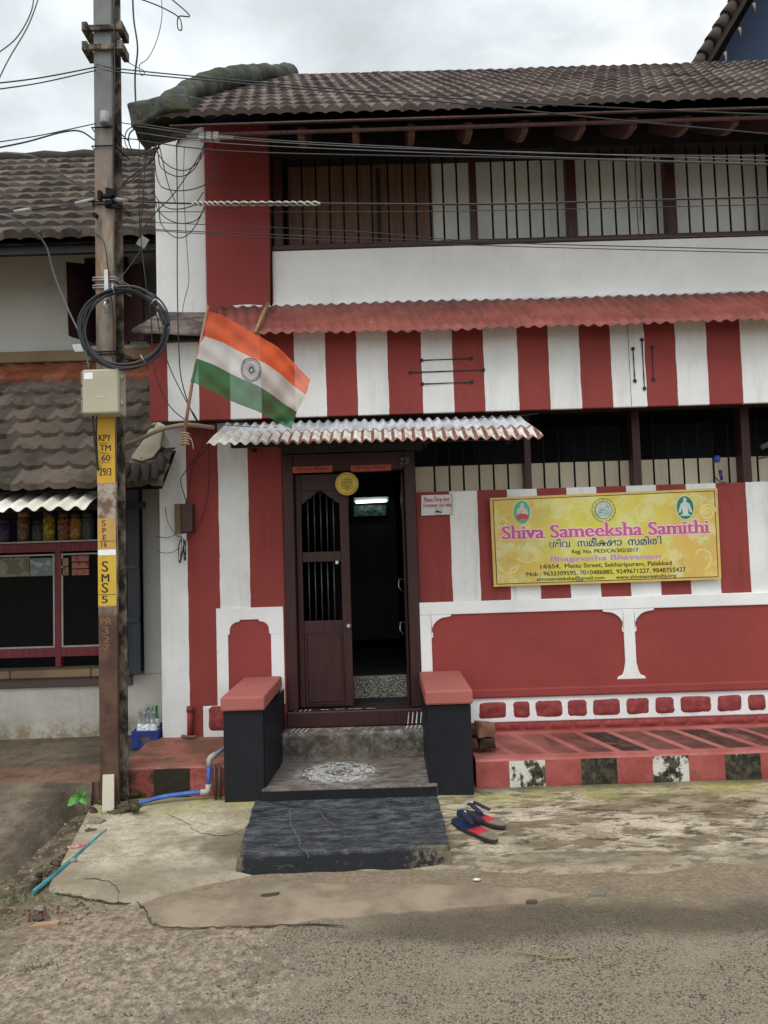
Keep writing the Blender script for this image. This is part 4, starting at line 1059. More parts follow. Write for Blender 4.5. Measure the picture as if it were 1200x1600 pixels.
# corrugated white valance over the shop front
t = NT('cream_sheet', .55, .35); t.color(t.mix(t.rng(t.noise(4, 6, .6), .35, .65), (.62, .59, .50), (.80, .78, .70))); t.bump(t.noise(30, 4), .2, .003); M['cream'] = t.m
corrugated('corrugated_awning', M['cream'], (-6, 4.84, 1.905), (at(133, 785, 4.84).x, 4.84, 1.905), (-6, 5.35, 2.09), (at(158, 762, 5.3).x, 5.35, 2.09), .105, .015, shop, 8, 4, .003, .02)
m = MB(); m.box(-6, -1.75, 5.5, 5.54, 1.94, 1.99); m.build('awning_beam', M['darkwood'], shop)
# lower roof
M['oldtiles'] = tilemat('weathered_grey_tiles', (.046, .037, .030), (.135, .105, .083), (.055, .06, .035), .45)
M['newtiles'] = tilemat('orange_tiles', (.22, .07, .035), (.34, .125, .07), (.10, .05, .03), .3)
rt = lambda y: (at(240, 760, 5.0).x) if y < 5.45 else -1.66
tile_roof('lower_roof', shop, M['oldtiles'], -6.1, -1.3, 5.0, 2.06, .86, 1.22, .165, .032, .165, .070, 1, right=lambda y: -1.46 if y < 5.30 else -1.66, step=.040, sub=10, ridged=4.5)
tile_roof('lower_roof', shop, M['newtiles'], -6.1, -1.66, 6.19, 2.06+.86*1.19-.012, .86, .30, .165, .016, .15, .07, 1, step=.036, sub=8, ridged=3.4)['label'] = 'newer orange tile rows along the top of the lower roof'
m = MB(); m.face([(-6.1, 5.04, 2.03), (-1.48, 5.04, 2.03), (-1.48, 5.4, 2.34), (-6.1, 5.4, 2.34)]); m.face([(-6.1, 5.4, 2.34), (-1.66, 5.4, 2.34), (-1.66, 6.45, 3.24), (-6.1, 6.45, 3.24)]); m.build('lower_roof_board', M['darkwood'], shop, normals=False)
M['mortar'] = plaster('mossy_mortar', (.30, .27, .20), .8, .9, .8, .3, (.05, .055, .03))
def on_roof(px_, py_, lift=.03):
    a = at(px_, py_, 1.0); o_ = Vector((0, 0, H)); d_ = a-o_; k = (2.06+lift-.86*5.0-H)/(d_.z-.86*d_.y); return o_+d_*k
m = MB(); vt, vb = [], []
for q in ((252, 652), (238, 662), (222, 690), (203, 716), (222, 722), (240, 716), (252, 700), (256, 676)):
    a = on_roof(*q, .055); a.z += mn.noise(a*9)*.01; vt.append(m.b.verts.new(a)); vb.append(m.b.verts.new(on_roof(*q, -.02)))
m.b.faces.new(vt); m.b.faces.new(vb[::-1])
for k in range(8): m.b.faces.new((vt[k], vb[k], vb[(k+1) % 8], vt[(k+1) % 8]))
m.build('roof_mortar', M['mortar'], shop, .02, True)
m = MB()
for k, q in enumerate(((200, 728), (216, 729), (231, 728), (244, 724), (252, 712))):
    a = on_roof(*q, .06); b = on_roof(q[0]-9+k*2, q[1]+26, .05); m.tube([a, a.lerp(b, .5)+Vector((0, 0, .012)), b], [.024, .030, .022], 8)
m.build('verge_tile', M['oldtiles'], shop)
# upper wall, window and roof
m = MB(); m.box(-6, -1.65, Yu, Yu+.2, 3.20, 4.5)
for f in list(m.b.faces): pass
m.build('upper_wall', M['lime2'], shop, .01)
m = MB(); m.box(-6, -1.65, Yu-.05, Yu-.0005, 3.28, at(100, 553, Yu).z+.02); m.build('wall_base_band', M['sill'], shop, .01)
wx0, wx1 = at(140, 470, Yu).x, at(196, 470, Yu).x; wz0, wz1 = at(170, 532, Yu).z, at(170, 412, Yu).z
m = MB(); m.box(wx0, wx1, Yu-.012, Yu-.0005, wz0, wz1)
wn_ = m.build('window', M['dark'], shop)
m = MB()
for a, b, c_, d_ in ((wx0-.03, wx0, wz0, wz1), (wx1, wx1+.03, wz0, wz1), (wx0-.03, wx1+.03, wz1+.0005, wz1+.04), (wx0-.03, wx1+.03, wz0-.04, wz0-.0005)): m.box(a, b, Yu-.035, Yu-.0005, c_, d_)
m.build('window_frame', M['maroon'], wn_)
m = MB()
for k in range(1, 5): x = wx0+(wx1-wx0)*k/5; m.tube([(x, Yu-.02, wz0), (x, Yu-.02, wz1)], .008, 6)
m.build('bars', M['bar'], wn_)
M['shut'] = wood('purple_brown_shutter', (.050, .022, .024))
def shutter(pxs, lab):
    q = [at(px_, py_, yy) for px_, py_, yy in pxs]; m = MB(); o = Vector((0, .035, 0)); m.hexa([q[0], q[1], q[1]+o, q[0]+o, q[3], q[2], q[2]+o, q[3]+o])
    b = m.build('shutter', M['shut'], wn_); b['label'] = lab
shutter([(107, 524, 5.95), (147, 536, 6.36), (144, 413, 6.36), (103, 409, 5.95)], 'left open shutter of the upper window')
shutter([(190, 530, 6.36), (225, 532, 6.02), (221, 411, 6.02), (188, 417, 6.36)], 'right open shutter of the upper window')
tile_roof('upper_roof', shop, M['oldtiles'], -7.2, -1.5, 5.6, 4.03, .78, 2.7, .150, .034, .22, .07, 1, step=.045, sub=6, sag=.03)
m = MB(); m.face([(-7.2, 5.63, 3.99), (-1.5, 5.63, 3.99), (-1.5, 8.3, 6.07), (-7.2, 8.3, 6.07)]); m.face([(-7.2, 8.3, 6.07), (-1.5, 8.3, 6.07), (-1.5, 11, 4), (-7.2, 11, 4)])
m.face([(-6, 6.4, 4.5), (-1.65, 6.4, 4.5), (-1.65, 11, 4.2), (-6, 11, 4.2)])
m.build('upper_roof_board', M['darkwood'], shop, normals=False)
m = MB(); m.box(-7, -1.5, 5.66, 5.70, 3.93, 3.985); m.box(-7, -1.55, 5.95, 5.99, 4.12, 4.2); m.build('eave_batten', M['darkwood'], shop)
m = MB(); m.tube([Vector((-7+.22*i, 8.28, 6.13+.012*(i % 2))) for i in range(26)], [.075+.01*(i % 2) for i in range(26)], 10); m.build('ridge', M['oldtiles'], shop)

# house behind at the right: gable roof seen from below
rear = thing('rear_house', 'dark gabled house rising behind the tiled roof at the right', 'house', (6.5, 8.6, 0))
V0, V1 = at(1091, 100, 8.4), at(1165, -25, 8.4)
dv = (V1-V0); sl = dv.z/dv.x
X0 = V0.x-.75; Z0 = V0.z-.75*sl; XP = V0.x+2.2; ZP = V0.z+2.2*sl
m = MB()
for s in (1, -1):
    a = (XP-s*(XP-X0), Z0); b = (XP, ZP); th_ = .14
    q = [(a[0], a[1]), (b[0], b[1]), (b[0], b[1]-th_*1.6), (a[0]+s*.1, a[1]-th_*.3)]
    m.prism(q, 8.4, 14)
bmesh.ops.subdivide_edges(m.b, edges=[e for e in m.b.edges if abs((e.verts[0].co-e.verts[1].co).y) < .01 and e.calc_length() > 1.5], cuts=40)
m.build('roof', M['tiles'], rear)
m = MB()
n = 30
for i in range(n):
    p = Vector((X0+(XP-X0)*i/n, 8.36, Z0+(ZP-Z0)*i/n+.02)); dd = Vector((XP-X0, 0, ZP-Z0)).normalized()
    m.tube([p, p+dd*.16], [.075, .055], 10)
m.build('verge_tile', M['tiles'], rear)
M['blueboard'] = plaster('blue_black_gable', (.022, .040, .085), .3, .7)
m = MB(); m.prism([(X0+.25, 2), (XP*2-X0-.25, 2), (XP*2-X0-.25, Z0), (XP, ZP-.3), (X0+.25, Z0)], 8.75, 9.0); m.build('gable_wall', M['blueboard'], rear)
m = MB()
for i in range(16):
    p = Vector((X0+.15+(XP-X0)*i/16, 8.42, Z0+(ZP-Z0)*(i)/16-.13)); m = MB(); m.tube([p, p+Vector((.01, 0, -.05)), p+Vector((.012, 0, -.10-.12*random.random()))], [.022, .012, .003], 6); m.build('mortar_drip', M['mortar'], rear)

# ================================================================== UTILITY POLE
pole = thing('utility_pole', 'rusty brown steel utility pole with yellow painted number bands in front of the shop', 'utility pole', (-1.745, 4.74, 0))
t = NT('pole_rust_flare_paint', .75, .3); X, Y, Z = t.xyz()
br = t.mix(t.rng(t.noise(6, 6, .65), .35, .65), (.068, .036, .026), (.125, .068, .048))
wh = t.mix(t.rng(t.noise(9, 7, .7), .42, .6), (.38, .34, .28), (.16, .095, .06))
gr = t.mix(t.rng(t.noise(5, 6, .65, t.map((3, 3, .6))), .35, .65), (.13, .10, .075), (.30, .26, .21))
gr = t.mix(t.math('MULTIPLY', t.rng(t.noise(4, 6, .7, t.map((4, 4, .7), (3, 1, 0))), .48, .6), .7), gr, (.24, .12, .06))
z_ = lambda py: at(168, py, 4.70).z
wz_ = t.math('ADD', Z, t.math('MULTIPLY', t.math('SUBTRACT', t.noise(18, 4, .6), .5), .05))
gr = t.mix(t.rng(Z, z_(330), z_(150)), gr, t.mix(t.noise(7, 5), (.10, .105, .105), (.24, .245, .24)))  # upper pole greyed: lens flare haze painted into the colour
c = t.mix(t.rng(wz_, z_(965), z_(955)), br, gr)
c = t.mix(t.math('MULTIPLY', t.rng(wz_, z_(952), z_(946)), t.rng(wz_, z_(750), z_(756))), c, wh)
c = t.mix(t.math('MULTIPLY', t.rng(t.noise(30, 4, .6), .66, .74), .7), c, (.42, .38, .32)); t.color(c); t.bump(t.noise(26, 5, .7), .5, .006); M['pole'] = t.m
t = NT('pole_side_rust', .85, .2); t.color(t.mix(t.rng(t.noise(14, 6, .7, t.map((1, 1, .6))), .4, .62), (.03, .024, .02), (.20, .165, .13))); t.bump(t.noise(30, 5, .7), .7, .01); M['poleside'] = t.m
px0, px1 = at(153, 900, 4.70).x, at(182, 900, 4.70).x
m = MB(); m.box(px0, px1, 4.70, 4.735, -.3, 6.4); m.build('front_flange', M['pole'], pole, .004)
m = MB(); m.box((px0+px1)/2-.012, (px0+px1)/2+.012, 4.7355, 4.7945, -.3, 6.4); m.build('web', M['poleside'], pole)
m = MB(); m.box(px0+.012, px1+.024, 4.795, 4.82, -.3, 6.4); m.build('rear_flange', M['poleside'], pole, .006)
def band(py0, py1, col):
    t = NT('yellow_number_paint', .6, .35); t.color(t.mix(t.math('MULTIPLY', t.rng(t.noise(22, 6, .7), .56, .72), .5), t.mix(t.rng(t.noise(8, 4), .35, .65), tuple(q*.88 for q in col), col), (.25, .15, .06))); t.bump(t.noise(30, 4), .2, .003)
    m = MB(); m.box(px0+.001, px1-.001, 4.6985, 4.6998, z_(py1), z_(py0)); return m.build('number_band', t.m, pole)
YEL = (.60, .36, .035)
b1 = band(652, 755, YEL); b2 = band(810, 858, (.50, .30, .09)); b3 = band(868, 947, (.58, .38, .045))
m = MB(); m.box(px0+.002, px1-.002, 4.6983, 4.6998, z_(867.5), z_(858.5)); m.build('white_band', M['white'], pole)
def ptext(band_o, items, mat):
    m = MB()
    for s, a, b, py, h, off in items: lettering(m, s, at(a, py, 4.6975), at(b, py, 4.6975), h/FPX*4.7, off)
    m.build('lettering', mat, band_o)
def rule(band_o, lst):
    m = MB()
    for a, b, py in lst: stroke(m, [at(a+(b-a)*i/4, py, 4.6975) for i in range(5)], .0018, up=(0, -1, 0))
    m.build('rule', M['ink'], band_o)
M['ink2'] = simple('brown_black_lettering', (.045, .018, .018), .6)
ptext(b1, [('KPY', 154.5, 173, 689, 10, .022), ('TM', 156, 173, 704, 9, .022), ('60', 159, 172, 720, 9.5, .022), ('29/3', 155, 174, 743, 12, .015)], M['ink2'])
rule(b1, [(155, 169, 692.5), (156, 170, 708), (158, 172, 722.5)])
ptext(b2, [('S', 159, 165, 822, 9, .01), ('P', 160, 166, 833, 8, .01), ('E', 160.5, 166, 844, 8, .01), ('16', 158.5, 167, 855, 9, .01)], M['ink2']); rule(b2, [(154, 180, 845.5)])
ptext(b3, [('S', 159, 169, 893, 16, .01), ('M', 159, 170.5, 909, 12, .03), ('S', 159, 169, 926, 15, .01), ('5', 159, 168, 942, 11, .02)], M['ink2']); rule(b3, [(154, 181, 929)])
m = MB()
for s, a, b, py, h in (('PR', 157, 175, 976, 10), ('3', 160, 170, 991, 11), ('2', 161, 171, 1004, 10), ('7', 162, 171, 1017, 10)): lettering(m, s, at(a, py, 4.6985), at(b, py, 4.6985), h/FPX*4.7, .0)
m.build('lettering', simple('faded_orange_lettering', (.23, .115, .06), .7), pole)
# clamps
for i, (py, wd) in enumerate(((46, 40), (76, 42))):
    m = MB(); a = at(167, py, 4.70); m.box(px0-.045, px1+.075, 4.675, 4.698, a.z-.018, a.z+.018)
    for s in (px0-.05, px1+.06): m.box(s-.012, s+.024, 4.66, 4.80, a.z-.03, a.z+.03)
    m.build('clamp', M['poleside'], pole, .003)
for py in (200, 229, 318, 436, 448, 552):
    m = MB(); a = at(167, py, 4.70)
    for dz in (-.008, .008) if py > 300 else (0,): m.tube([(px0-.012, 4.86, a.z+dz), (px0-.012, 4.69, a.z+dz), (px1+.012, 4.69, a.z+dz), (px1+.055, 4.86, a.z+dz)], .0045, 6)
    m.build('strap', M['steel'] if py in (436, 448) else M['bar'], pole)
m = MB(); a = at(166, 440, 4.68); m.box(a.x-.012, a.x+.014, 4.675, 4.697, a.z-.12, a.z+.075); m.tube([a+Vector((0, -.01, -.10)), a+Vector((.005, -.04, -.17)), a+Vector((.01, -.03, -.20)), a+Vector((.012, 0, -.15))], .012, 8); m.build('hook', M['steel'], pole, .003)
m = MB(); a = at(165, 178, 4.68); b = at(165, 196, 4.68); m.lathe((a.x, a.y-.012, b.z), [(.03, 0), (.032, .01), (.03, (a.z-b.z))], 12); m.build('cable_cap', simple('grey_cap', (.25, .25, .26)), pole)
m = MB(); a = at(166, 320, 4.66)
for k in range(7):
    m = MB(); q0 = a+Vector((random.uniform(-.07, .07), random.uniform(-.02, .01), random.uniform(-.10, .08))); m.obox(q0, Vector((random.uniform(.01, .03), 0, random.uniform(-.01, .01))), Vector((0, .015, 0)), Vector((random.uniform(-.01, .01), 0, random.uniform(.008, .03)))); m.build('insulator_bracket', M['bar'], pole)

# junction box
p0, p1 = at(129, 648, 4.58), at(187, 576, 4.58)
jb = thing('junction_box', 'beige cable junction box strapped to the utility pole', 'junction box', ((p0.x+p1.x)/2, 4.64, p0.z))
t = NT('beige_plastic', .5, .4); t.color(t.mix(t.rng(t.noise(4, 5), .3, .7), (.36, .34, .245), (.43, .40, .30))); M['beige'] = t.m
m = MB(); m.box(p0.x, p1.x-.006, 4.57, 4.598, p0.z+.003, p1.z); m.build('cover', M['beige'], jb, .012)
m = MB(); m.box(p0.x+.004, p1.x, 4.5985, 4.695, p0.z, p1.z-.004); m.build('casing', M['beige'], jb, .008)
m = MB()
for k in range(26):
    z = p0.z+.012+(p1.z-p0.z-.03)*k/25
    m.box(p1.x-.006, p1.x+.004, 4.574, 4.5975, z, z+.0045)
    if k not in (8, 9, 16, 17): m.box(p0.x-.007, p0.x, 4.576, 4.5975, z, z+.0045)
m.build('rib', M['beige'], jb)
m = MB()
for dz in (.07, .25-.02): m.box(p1.x+.004, p1.x+.012, 4.585, 4.62, p0.z+dz-.012, p0.z+dz+.012)
m.build('latch', M['alu'], jb, .002)
m = MB(); m.box(p0.x+.015, p0.x+.068, 4.5685, 4.5698, p1.z-.062, p1.z-.022); m.build('label_sticker', M['white'], jb)
m = MB(); q = at(152, 620, 4.569); m.box(q.x, q.x+.042, 4.5685, 4.5698, q.z-.006, q.z+.006); m.build('worn_badge', simple('worn_badge', (.48, .47, .42)), jb)

# coil of black cable
coil = thing('cable_coil', 'coil of thick black cable hanging on the utility pole', 'cable coil', at(195, 580, 4.62))
cc = at(195, 514, 4.62)
for k in range(6):
    rx = .262+random.uniform(-.016, .012); rz = .238+random.uniform(-.012, .014); ox = random.uniform(-.01, .012); oz = random.uniform(-.012, .01)
    if k == 5: rx, rz, ox, oz = .27, .245, .035, -.016
    m = MB(); P = [cc+Vector((ox+rx*math.cos(a)+.006*math.sin(3*a+k), -.012*k+.02*math.sin(a+k), oz+rz*math.sin(a)+.006*math.cos(2*a+k))) for a in [2*math.pi*i/56 for i in range(57)]]
    m.tube(P, .0085 if k < 5 else .006, 8); m.build('cable_loop', simple('coil_rubber', (.022, .022, .028), .42), coil)
m = MB()
for a in (R(100), R(38), R(-60)):
    q = cc+Vector((.262*math.cos(a), -.03, .24*math.sin(a))); m.tube([q+Vector((-.03*math.cos(a), -.03, -.03*math.sin(a))), q+Vector((0, -.052, 0)), q+Vector((.03*math.cos(a), -.03, .03*math.sin(a)))], .004, 6)
m.build('tie', M['steel'], coil)

# white plate leaning on the pole foot
m = MB(); a, b, c_, d_ = at(159, 1270, 4.60), at(178, 1266, 4.60), at(178, 1210, 4.68), at(160, 1211, 4.68)
o_ = Vector((0, .012, 0)); m.hexa([a, b, b+o_, a+o_, d_, c_, c_+o_, d_+o_])
tag(m.build('stone_plate', plaster('stained_plate', (.46, .42, .33), .6), None, .003), 'narrow dirty white plate standing against the foot of the pole', 'plate')

# ================================================================== BANNER
ban = thing('banner_sign', 'yellow banner with pink and black writing fixed to the striped wall', 'sign board', (1.59, F-.02, 1.29))
yb_ = F-.022
def bp(px_, py_, dy=0.0): p = at(px_, py_, F-.03); p.y = yb_-dy; return p
corn = [bp(772, 917), bp(1128, 905), bp(1121.5, 762.5), bp(765.5, 778)]
t = NT('banner_print', .35, .4); X, Y, Z = t.xyz()
n1 = t.noise(3.2, 6, .6); n2 = t.noise(6, 6, .6, t.map((1, 1, 1), (5, 0, 2)))
c = t.mix(t.rng(t.math('ADD', t.math('MULTIPLY', t.math('ABSOLUTE', t.math('SUBTRACT', X, 1.62)), .7), t.math('MULTIPLY', t.math('SUBTRACT', n1, .5), .9)), .10, .58), (.62, .56, .08), (.63, .40, .10))
c = t.mix(t.math('MULTIPLY', t.rng(n2, .45, .60), .65), c, (.66, .66, .33))
c = t.mix(t.math('MULTIPLY', t.rng(t.noise(5, 5, .6, t.map((1, 1, 1), (1, 0, 7)), 1.2), .55, .62), .35), c, (.42, .40, .10))
t.color(c); t.bump(t.noise(4, 4, .5, t.map((1, 1, .5))), .5, .03); M['banner'] = t.m
M['border'] = simple('banner_border', (.62, .42, .12), .4, amt=.1)
m = MB(); q = [v.copy() for v in corn]; o_ = Vector((0, .018, 0)); m.hexa([q[0], q[1], q[1]+o_, q[0]+o_, q[3], q[2], q[2]+o_, q[3]+o_]); m.build('board', M['border'], ban)
def inset(pts, f, dy):
    c0 = sum(pts, Vector())/4; return [c0+Vector(((p-c0).x*(1-f[0]), -dy, (p-c0).z*(1-f[1]))) for p in pts]
i1 = inset(corn, (.024, .050), .0008); i2 = inset(corn, (.031, .066), .0012)
m = MB(); m.face(i1); m.build('border_line', M['ink'], ban); m = MB(); m.face(i2); m.build('print', M['banner'], ban)
def btext(name, s, a, b, h, off, mat, dy=.0022):
    m = MB(); lettering(m, s, bp(*a, dy), bp(*b, dy), h/FPX*F, off); return m.build(name, mat, ban)
M['pink'] = simple('pink_lettering', (.48, .085, .24), .4, amt=.15, scale=3); M['halo'] = simple('pale_pink_outline', (.80, .55, .60), .5, amt=.03)
M['navy'] = simple('navy_lettering', (.012, .015, .12), .4); M['lilac'] = simple('lilac_lettering', (.46, .22, .50), .4)
# the title in a heavy slab-serif letter, one glyph at a time
title = 'Shiva Sameeksha Samithi'
SER = {'h': [(-.12, .36, 0), (.64, 1.12, 0), (-.16, .12, .74)], 'i': [(-.9, 1.9, 0), (-.9, .6, .46)], 'm': [(-.06, .22, 0), (.38, .64, 0), (.80, 1.08, 0), (-.10, .10, .46)], 'k': [(-.12, .36, 0), (.62, 1.10, 0), (-.16, .12, .74)], 'a': [(.78, 1.12, 0)], 'v': [(-.10, .34, .46), (.66, 1.10, .46)]}
def maxx(s): return max(v[0] for v in text_bm(s)[0])
tot = maxx(title); base = [maxx(title[:i]+'H')-maxx('H') if i else 0 for i in range(len(title))]
def title_mesh(grow, dy, mat, name):
    m = MB(); A = bp(784, 842.5, dy); Bv = bp(1107, 832.5, dy); dX = Bv-A; sc = 19.5/FPX*F/.682
    dirs = [(-grow, 0), (0, 0), (grow, 0)] if grow < .04 else [(grow*math.cos(math.pi*k/4), grow*math.sin(math.pi*k/4)) for k in range(8)]+[(0, 0)]
    for i, ch in enumerate(title):
        if ch == ' ': continue
        vs, fs = text_bm(ch)
        for n_, (ox, oy) in enumerate(dirs):
            def W(x, y, e=0): return A+dX*((base[i]+x+ox)/tot)+Vector((0, -n_*.00006-e, (y+oy)*sc))
            vv = [m.b.verts.new(W(v[0], v[1])) for v in vs]
            for f in fs:
                try: m.b.faces.new([vv[j] for j in f])
                except ValueError: pass
            gw = max(v[0] for v in vs); g0 = min(v[0] for v in vs)
            for (a, b, z) in SER.get(ch, []):
                a = g0+a*(gw-g0); b = g0+b*(gw-g0); z_0 = z-(.06 if z > 0 else 0)
                m.face([W(a, z_0, .00003), W(b, z_0, .00003), W(b, z_0+.06, .00003), W(a, z_0+.06, .00003)])
    return m.build(name, mat, ban)
title_mesh(.055, .0018, M['halo'], 'title_outline')
title_mesh(.026, .0030, M['pink'], 'title_lettering')
# second line: the conjunct is drawn as two joined letters
for dy, off, mt, nm in ((.0018, .05, simple('pale_outline', (.70, .72, .42), .5), 'second_outline'), (.0030, .016, M['navy'], 'second_lettering')):
    m = MB()
    for s, a, b in (('ശിവ', 859, 891), ('സമീക', 903, 947.5), ('ഷാ', 943.5, 972), ('സമിതി', 982, 1034)):
        lettering(m, s, bp(a, 855.5-(a-859)*.031, dy), bp(b, 855.5-(b-859)*.031, dy), 10.8/FPX*F, off)
    m.build(nm, mt, ban)
for s, a, b, h, off, mt, nm in (('Reg. No. PKD/CA/302/2017', (894, 864.8), (998, 861.8), 5.6, .012, M['ink'], 'registration_lettering'),
    ('Bhagavatha Bhavanam', (861, 877.3), (1033, 872.2), 7.8, .022, M['lilac'], 'name_lettering'),
    ('14/654,  Mettu Street, Sekharipuram, Palakkad', (845, 888.6), (1050, 882.6), 6.5, .012, M['ink'], 'address_lettering'),
    ('Mob : 9633309595, 7010486885, 9249671227, 9048755427', (823, 900.6), (1072, 892.8), 6.5, .012, M['ink'], 'telephone_lettering'),
    ('shivasameeksha@gmail.com', (839, 907.8), (945, 904.8), 5.3, .012, M['ink'], 'email_lettering'), ('www.shivasameeksha.org', (963, 904.4), (1057, 901.6), 5.3, .012, M['ink'], 'website_lettering')):
    if mt is M['lilac']: btext('name_outline', s, a, b, h, .045, M['halo'], .0018)
    btext(nm, s, a, b, h, off, mt, .003)
def oval(mb, c, rx, rz, dy, n=28):
    mb.face([(c.x+rx*math.cos(2*math.pi*i/n), yb_-dy, c.z+rz*math.sin(2*math.pi*i/n)) for i in range(n)])
def ovalp(name, px_, py_, rx, rz, dy, mat): m = MB(); oval(m, bp(px_, py_), rx/FPX*F, rz/FPX*F, dy); return m.build(name, mat, ban)
ovalp('portrait_rim', 816, 800, 14.5, 19.5, .0020, simple('rim', (.55, .62, .35), .5)); ovalp('portrait_oval', 816, 800, 13, 18, .0024, simple('green_oval', (.08, .38, .24), .4))
ovalp('portrait_rim', 1071, 793, 14.5, 19.5, .0020, simple('rim', (.55, .62, .35), .5)); ovalp('portrait_oval', 1071, 793, 13.2, 18, .0024, simple('deep_green_oval', (.015, .17, .10), .4))
M['skin'] = simple('pale_figure', (.52, .50, .44), .5, amt=.2, scale=60); M['robe'] = simple('red_robe', (.55, .07, .05), .5)
def poly(name, cx, cy, pts, dy, mat):
    m = MB(); c = bp(cx, cy); m.face([(c.x+x/FPX*F, yb_-dy, c.z-y/FPX*F) for x, y in pts]); return m.build(name, mat, ban)
poly('figure', 816, 800, [(-3, -12), (0, -15), (3, -12), (3, -7), (8, -4), (9, 3), (6, 8), (-6, 8), (-9, 3), (-8, -4), (-3, -7)], .0028, M['skin'])
poly('robe', 816, 800, [(-8, 4), (-2, 2), (6, 3), (10, 6), (9, 12), (-1, 11), (-8, 13), (-9, 8)], .0031, M['robe'])
poly('figure', 1071, 793, [(-2.5, -14), (0, -16), (2.5, -14), (2.5, -9), (7, -6), (10, 4), (11, 8), (7, 7), (5, 0), (4, 9), (9, 13), (-9, 13), (-4, 9), (-5, 0), (-7, 7), (-11, 8), (-10, 4), (-7, -6), (-2.5, -9)], .0028, simple('pale_blue_figure', (.48, .55, .52), .5))
ovalp('emblem_ring', 943.5, 797, 18.7, 18.7, .0018, M['ink']); ovalp('emblem_field', 943.5, 797, 17.9, 17.9, .0021, simple('emblem_yellow', (.56, .54, .13), .5)); ovalp('emblem_ring', 943.5, 797, 13.6, 13.6, .0024, M['ink']); ovalp('emblem_disc', 943.5, 797, 12.8, 12.8, .0027, simple('pale_blue_disc', (.45, .55, .52), .5))
m = MB(); c0 = bp(943.5, 797, .0032)
for k in range(16): a = 2*math.pi*k/16+.1; q = c0+Vector((15.8*math.cos(a)/FPX*F, 0, 15.8*math.sin(a)/FPX*F)); stroke(m, [q, q+Vector((.006, 0, .004)), q+Vector((.010, 0, -.004))], .0014, up=(0, -1, 0))
for pts in ([(-10, 5), (-4, 3), (2, 6), (9, 4)], [(-8, 2), (-5, -2), (-1, -1), (2, -3), (6, -6), (8, -2)], [(-6, 5), (-5, 0), (0, 1), (3, -2)], [(2, 5), (5, 1), (9, 1)], [(-10, 8), (0, 9), (9, 7)], [(5, -9), (7, -6), (10, -5)]):
    stroke(m, [c0+Vector((x/FPX*F, 0, -y/FPX*F)) for x, y in pts], .0016, up=(0, -1, 0))
m.build('emblem_drawing', M['ink'], ban)
# pale curls of the background print
m = MB()
for cx, cy, r0, turns, a0 in ((1106, 800, 13, 1.6, 0), (873, 795, 16, .8, .3), (985, 793, 15, .9, 1), (1010, 805, 20, .45, 2), (800, 880, 22, .5, 3), (1095, 870, 20, .6, 5), (830, 858, 26, .4, 3.6), (785, 815, 10, 1.2, 2), (1030, 850, 24, .4, 4.5), (905, 812, 22, .35, 0), (1100, 835, 12, .8, 1), (808, 900, 16, .6, 1.2)):
    c0 = bp(cx, cy, .0014+.00002*(cx % 23)); n = int(40*turns)
    stroke(m, [c0+Vector(((r0*(1-.6*i/n))*math.cos(a0+6.28*turns*i/n)/FPX*F, 0, (r0*(1-.6*i/n))*math.sin(a0+6.28*turns*i/n)/FPX*F)) for i in range(n+1)], .008, up=(0, -1, 0))
m.build('background_curls', simple('pale_curl', (.64, .60, .22), .4, amt=.08), ban)

# footwear notice
fw = thing('notice_sign', 'small white notice with red writing and a shoe symbol right of the door', 'notice', (.36, F-.01, 1.85))
q = [at(658, 806, F), at(706, 804, F), at(706, 772, F), at(658, 773.5, F)]
m = MB(); 
for v in q: v.y = F+.004
o_ = Vector((0, .01, 0)); m.hexa([q[0], q[1], q[1]+o_, q[0]+o_, q[3], q[2], q[2]+o_, q[3]+o_]); m.build('plate', simple('notice_white', (.62, .62, .62), .4, amt=.04), fw)
m = MB(); lettering(m, 'Please Drop your', at(663, 784.5, F+.0028), at(703, 783, F+.0028), 7.4/FPX*F, .014); lettering(m, 'Footwear out side', at(662, 793.2, F+.0028), at(705, 791.6, F+.0028), 7.0/FPX*F, .014); m.build('lettering', M['ink_red'], fw)
m = MB(); c0 = at(685, 799, F+.0028)
stroke(m, [c0+Vector((5.5*math.cos(a)/FPX*F, 0, 4.8*math.sin(a)/FPX*F)) for a in [2*math.pi*i/24 for i in range(25)]], .0016, up=(0, -1, 0))
m.face([c0+Vector((x/FPX*F, -.0003, -y/FPX*F)) for x, y in ((-4, 1.5), (4.5, 2.5), (4.5, .8), (1, -.5), (-1, -2), (-3.5, -1.5))]); m.build('shoe_symbol', M['ink'], fw)
m = MB()
for a, b in ((q[0], q[1]), (q[1], q[2]), (q[2], q[3]), (q[3], q[0])):
    stroke(m, [a+Vector((0, -.0012, 0)), b+Vector((0, -.0012, 0))], .002, up=(0, -1, 0))
m.build('border', simple('maroon_edge', (.16, .04, .04)), fw)

# strips over the door, plaque, number plate
def strip(a, b, py, py2, lab):
    p, q_ = at(a, py, F-.016), at(b, py-(b-a)*.031, F-.016); h = (py2-py)/FPX*F
    root = thing('door_sticker', lab, 'sticker', (p.x, p.y, p.z-h), 'orange strips above the door'); m = MB(); m.hexa([p-Vector((0, 0, h)), q_-Vector((0, 0, h)), q_-Vector((0, -.003, h)), p-Vector((0, -.003, h)), p, q_, q_+Vector((0, .003, 0)), p+Vector((0, .003, 0))]); m.build('strip', simple('orange_red_strip', (.42, .075, .045), .5), root)
    m = MB(); d_ = (q_-p); lettering(m, 'ॐ नमः िशवाय', p+d_*.12+Vector((0, -.0012, -h*.70)), p+d_*.88+Vector((0, -.0012, -h*.70)), h*.44, .012); m.build('lettering', M['ink2'], root)
strip(456, 519, 729.5, 739.5, 'orange written strip above the closed door leaf'); strip(548, 611, 727.5, 737, 'orange written strip above the dark doorway')
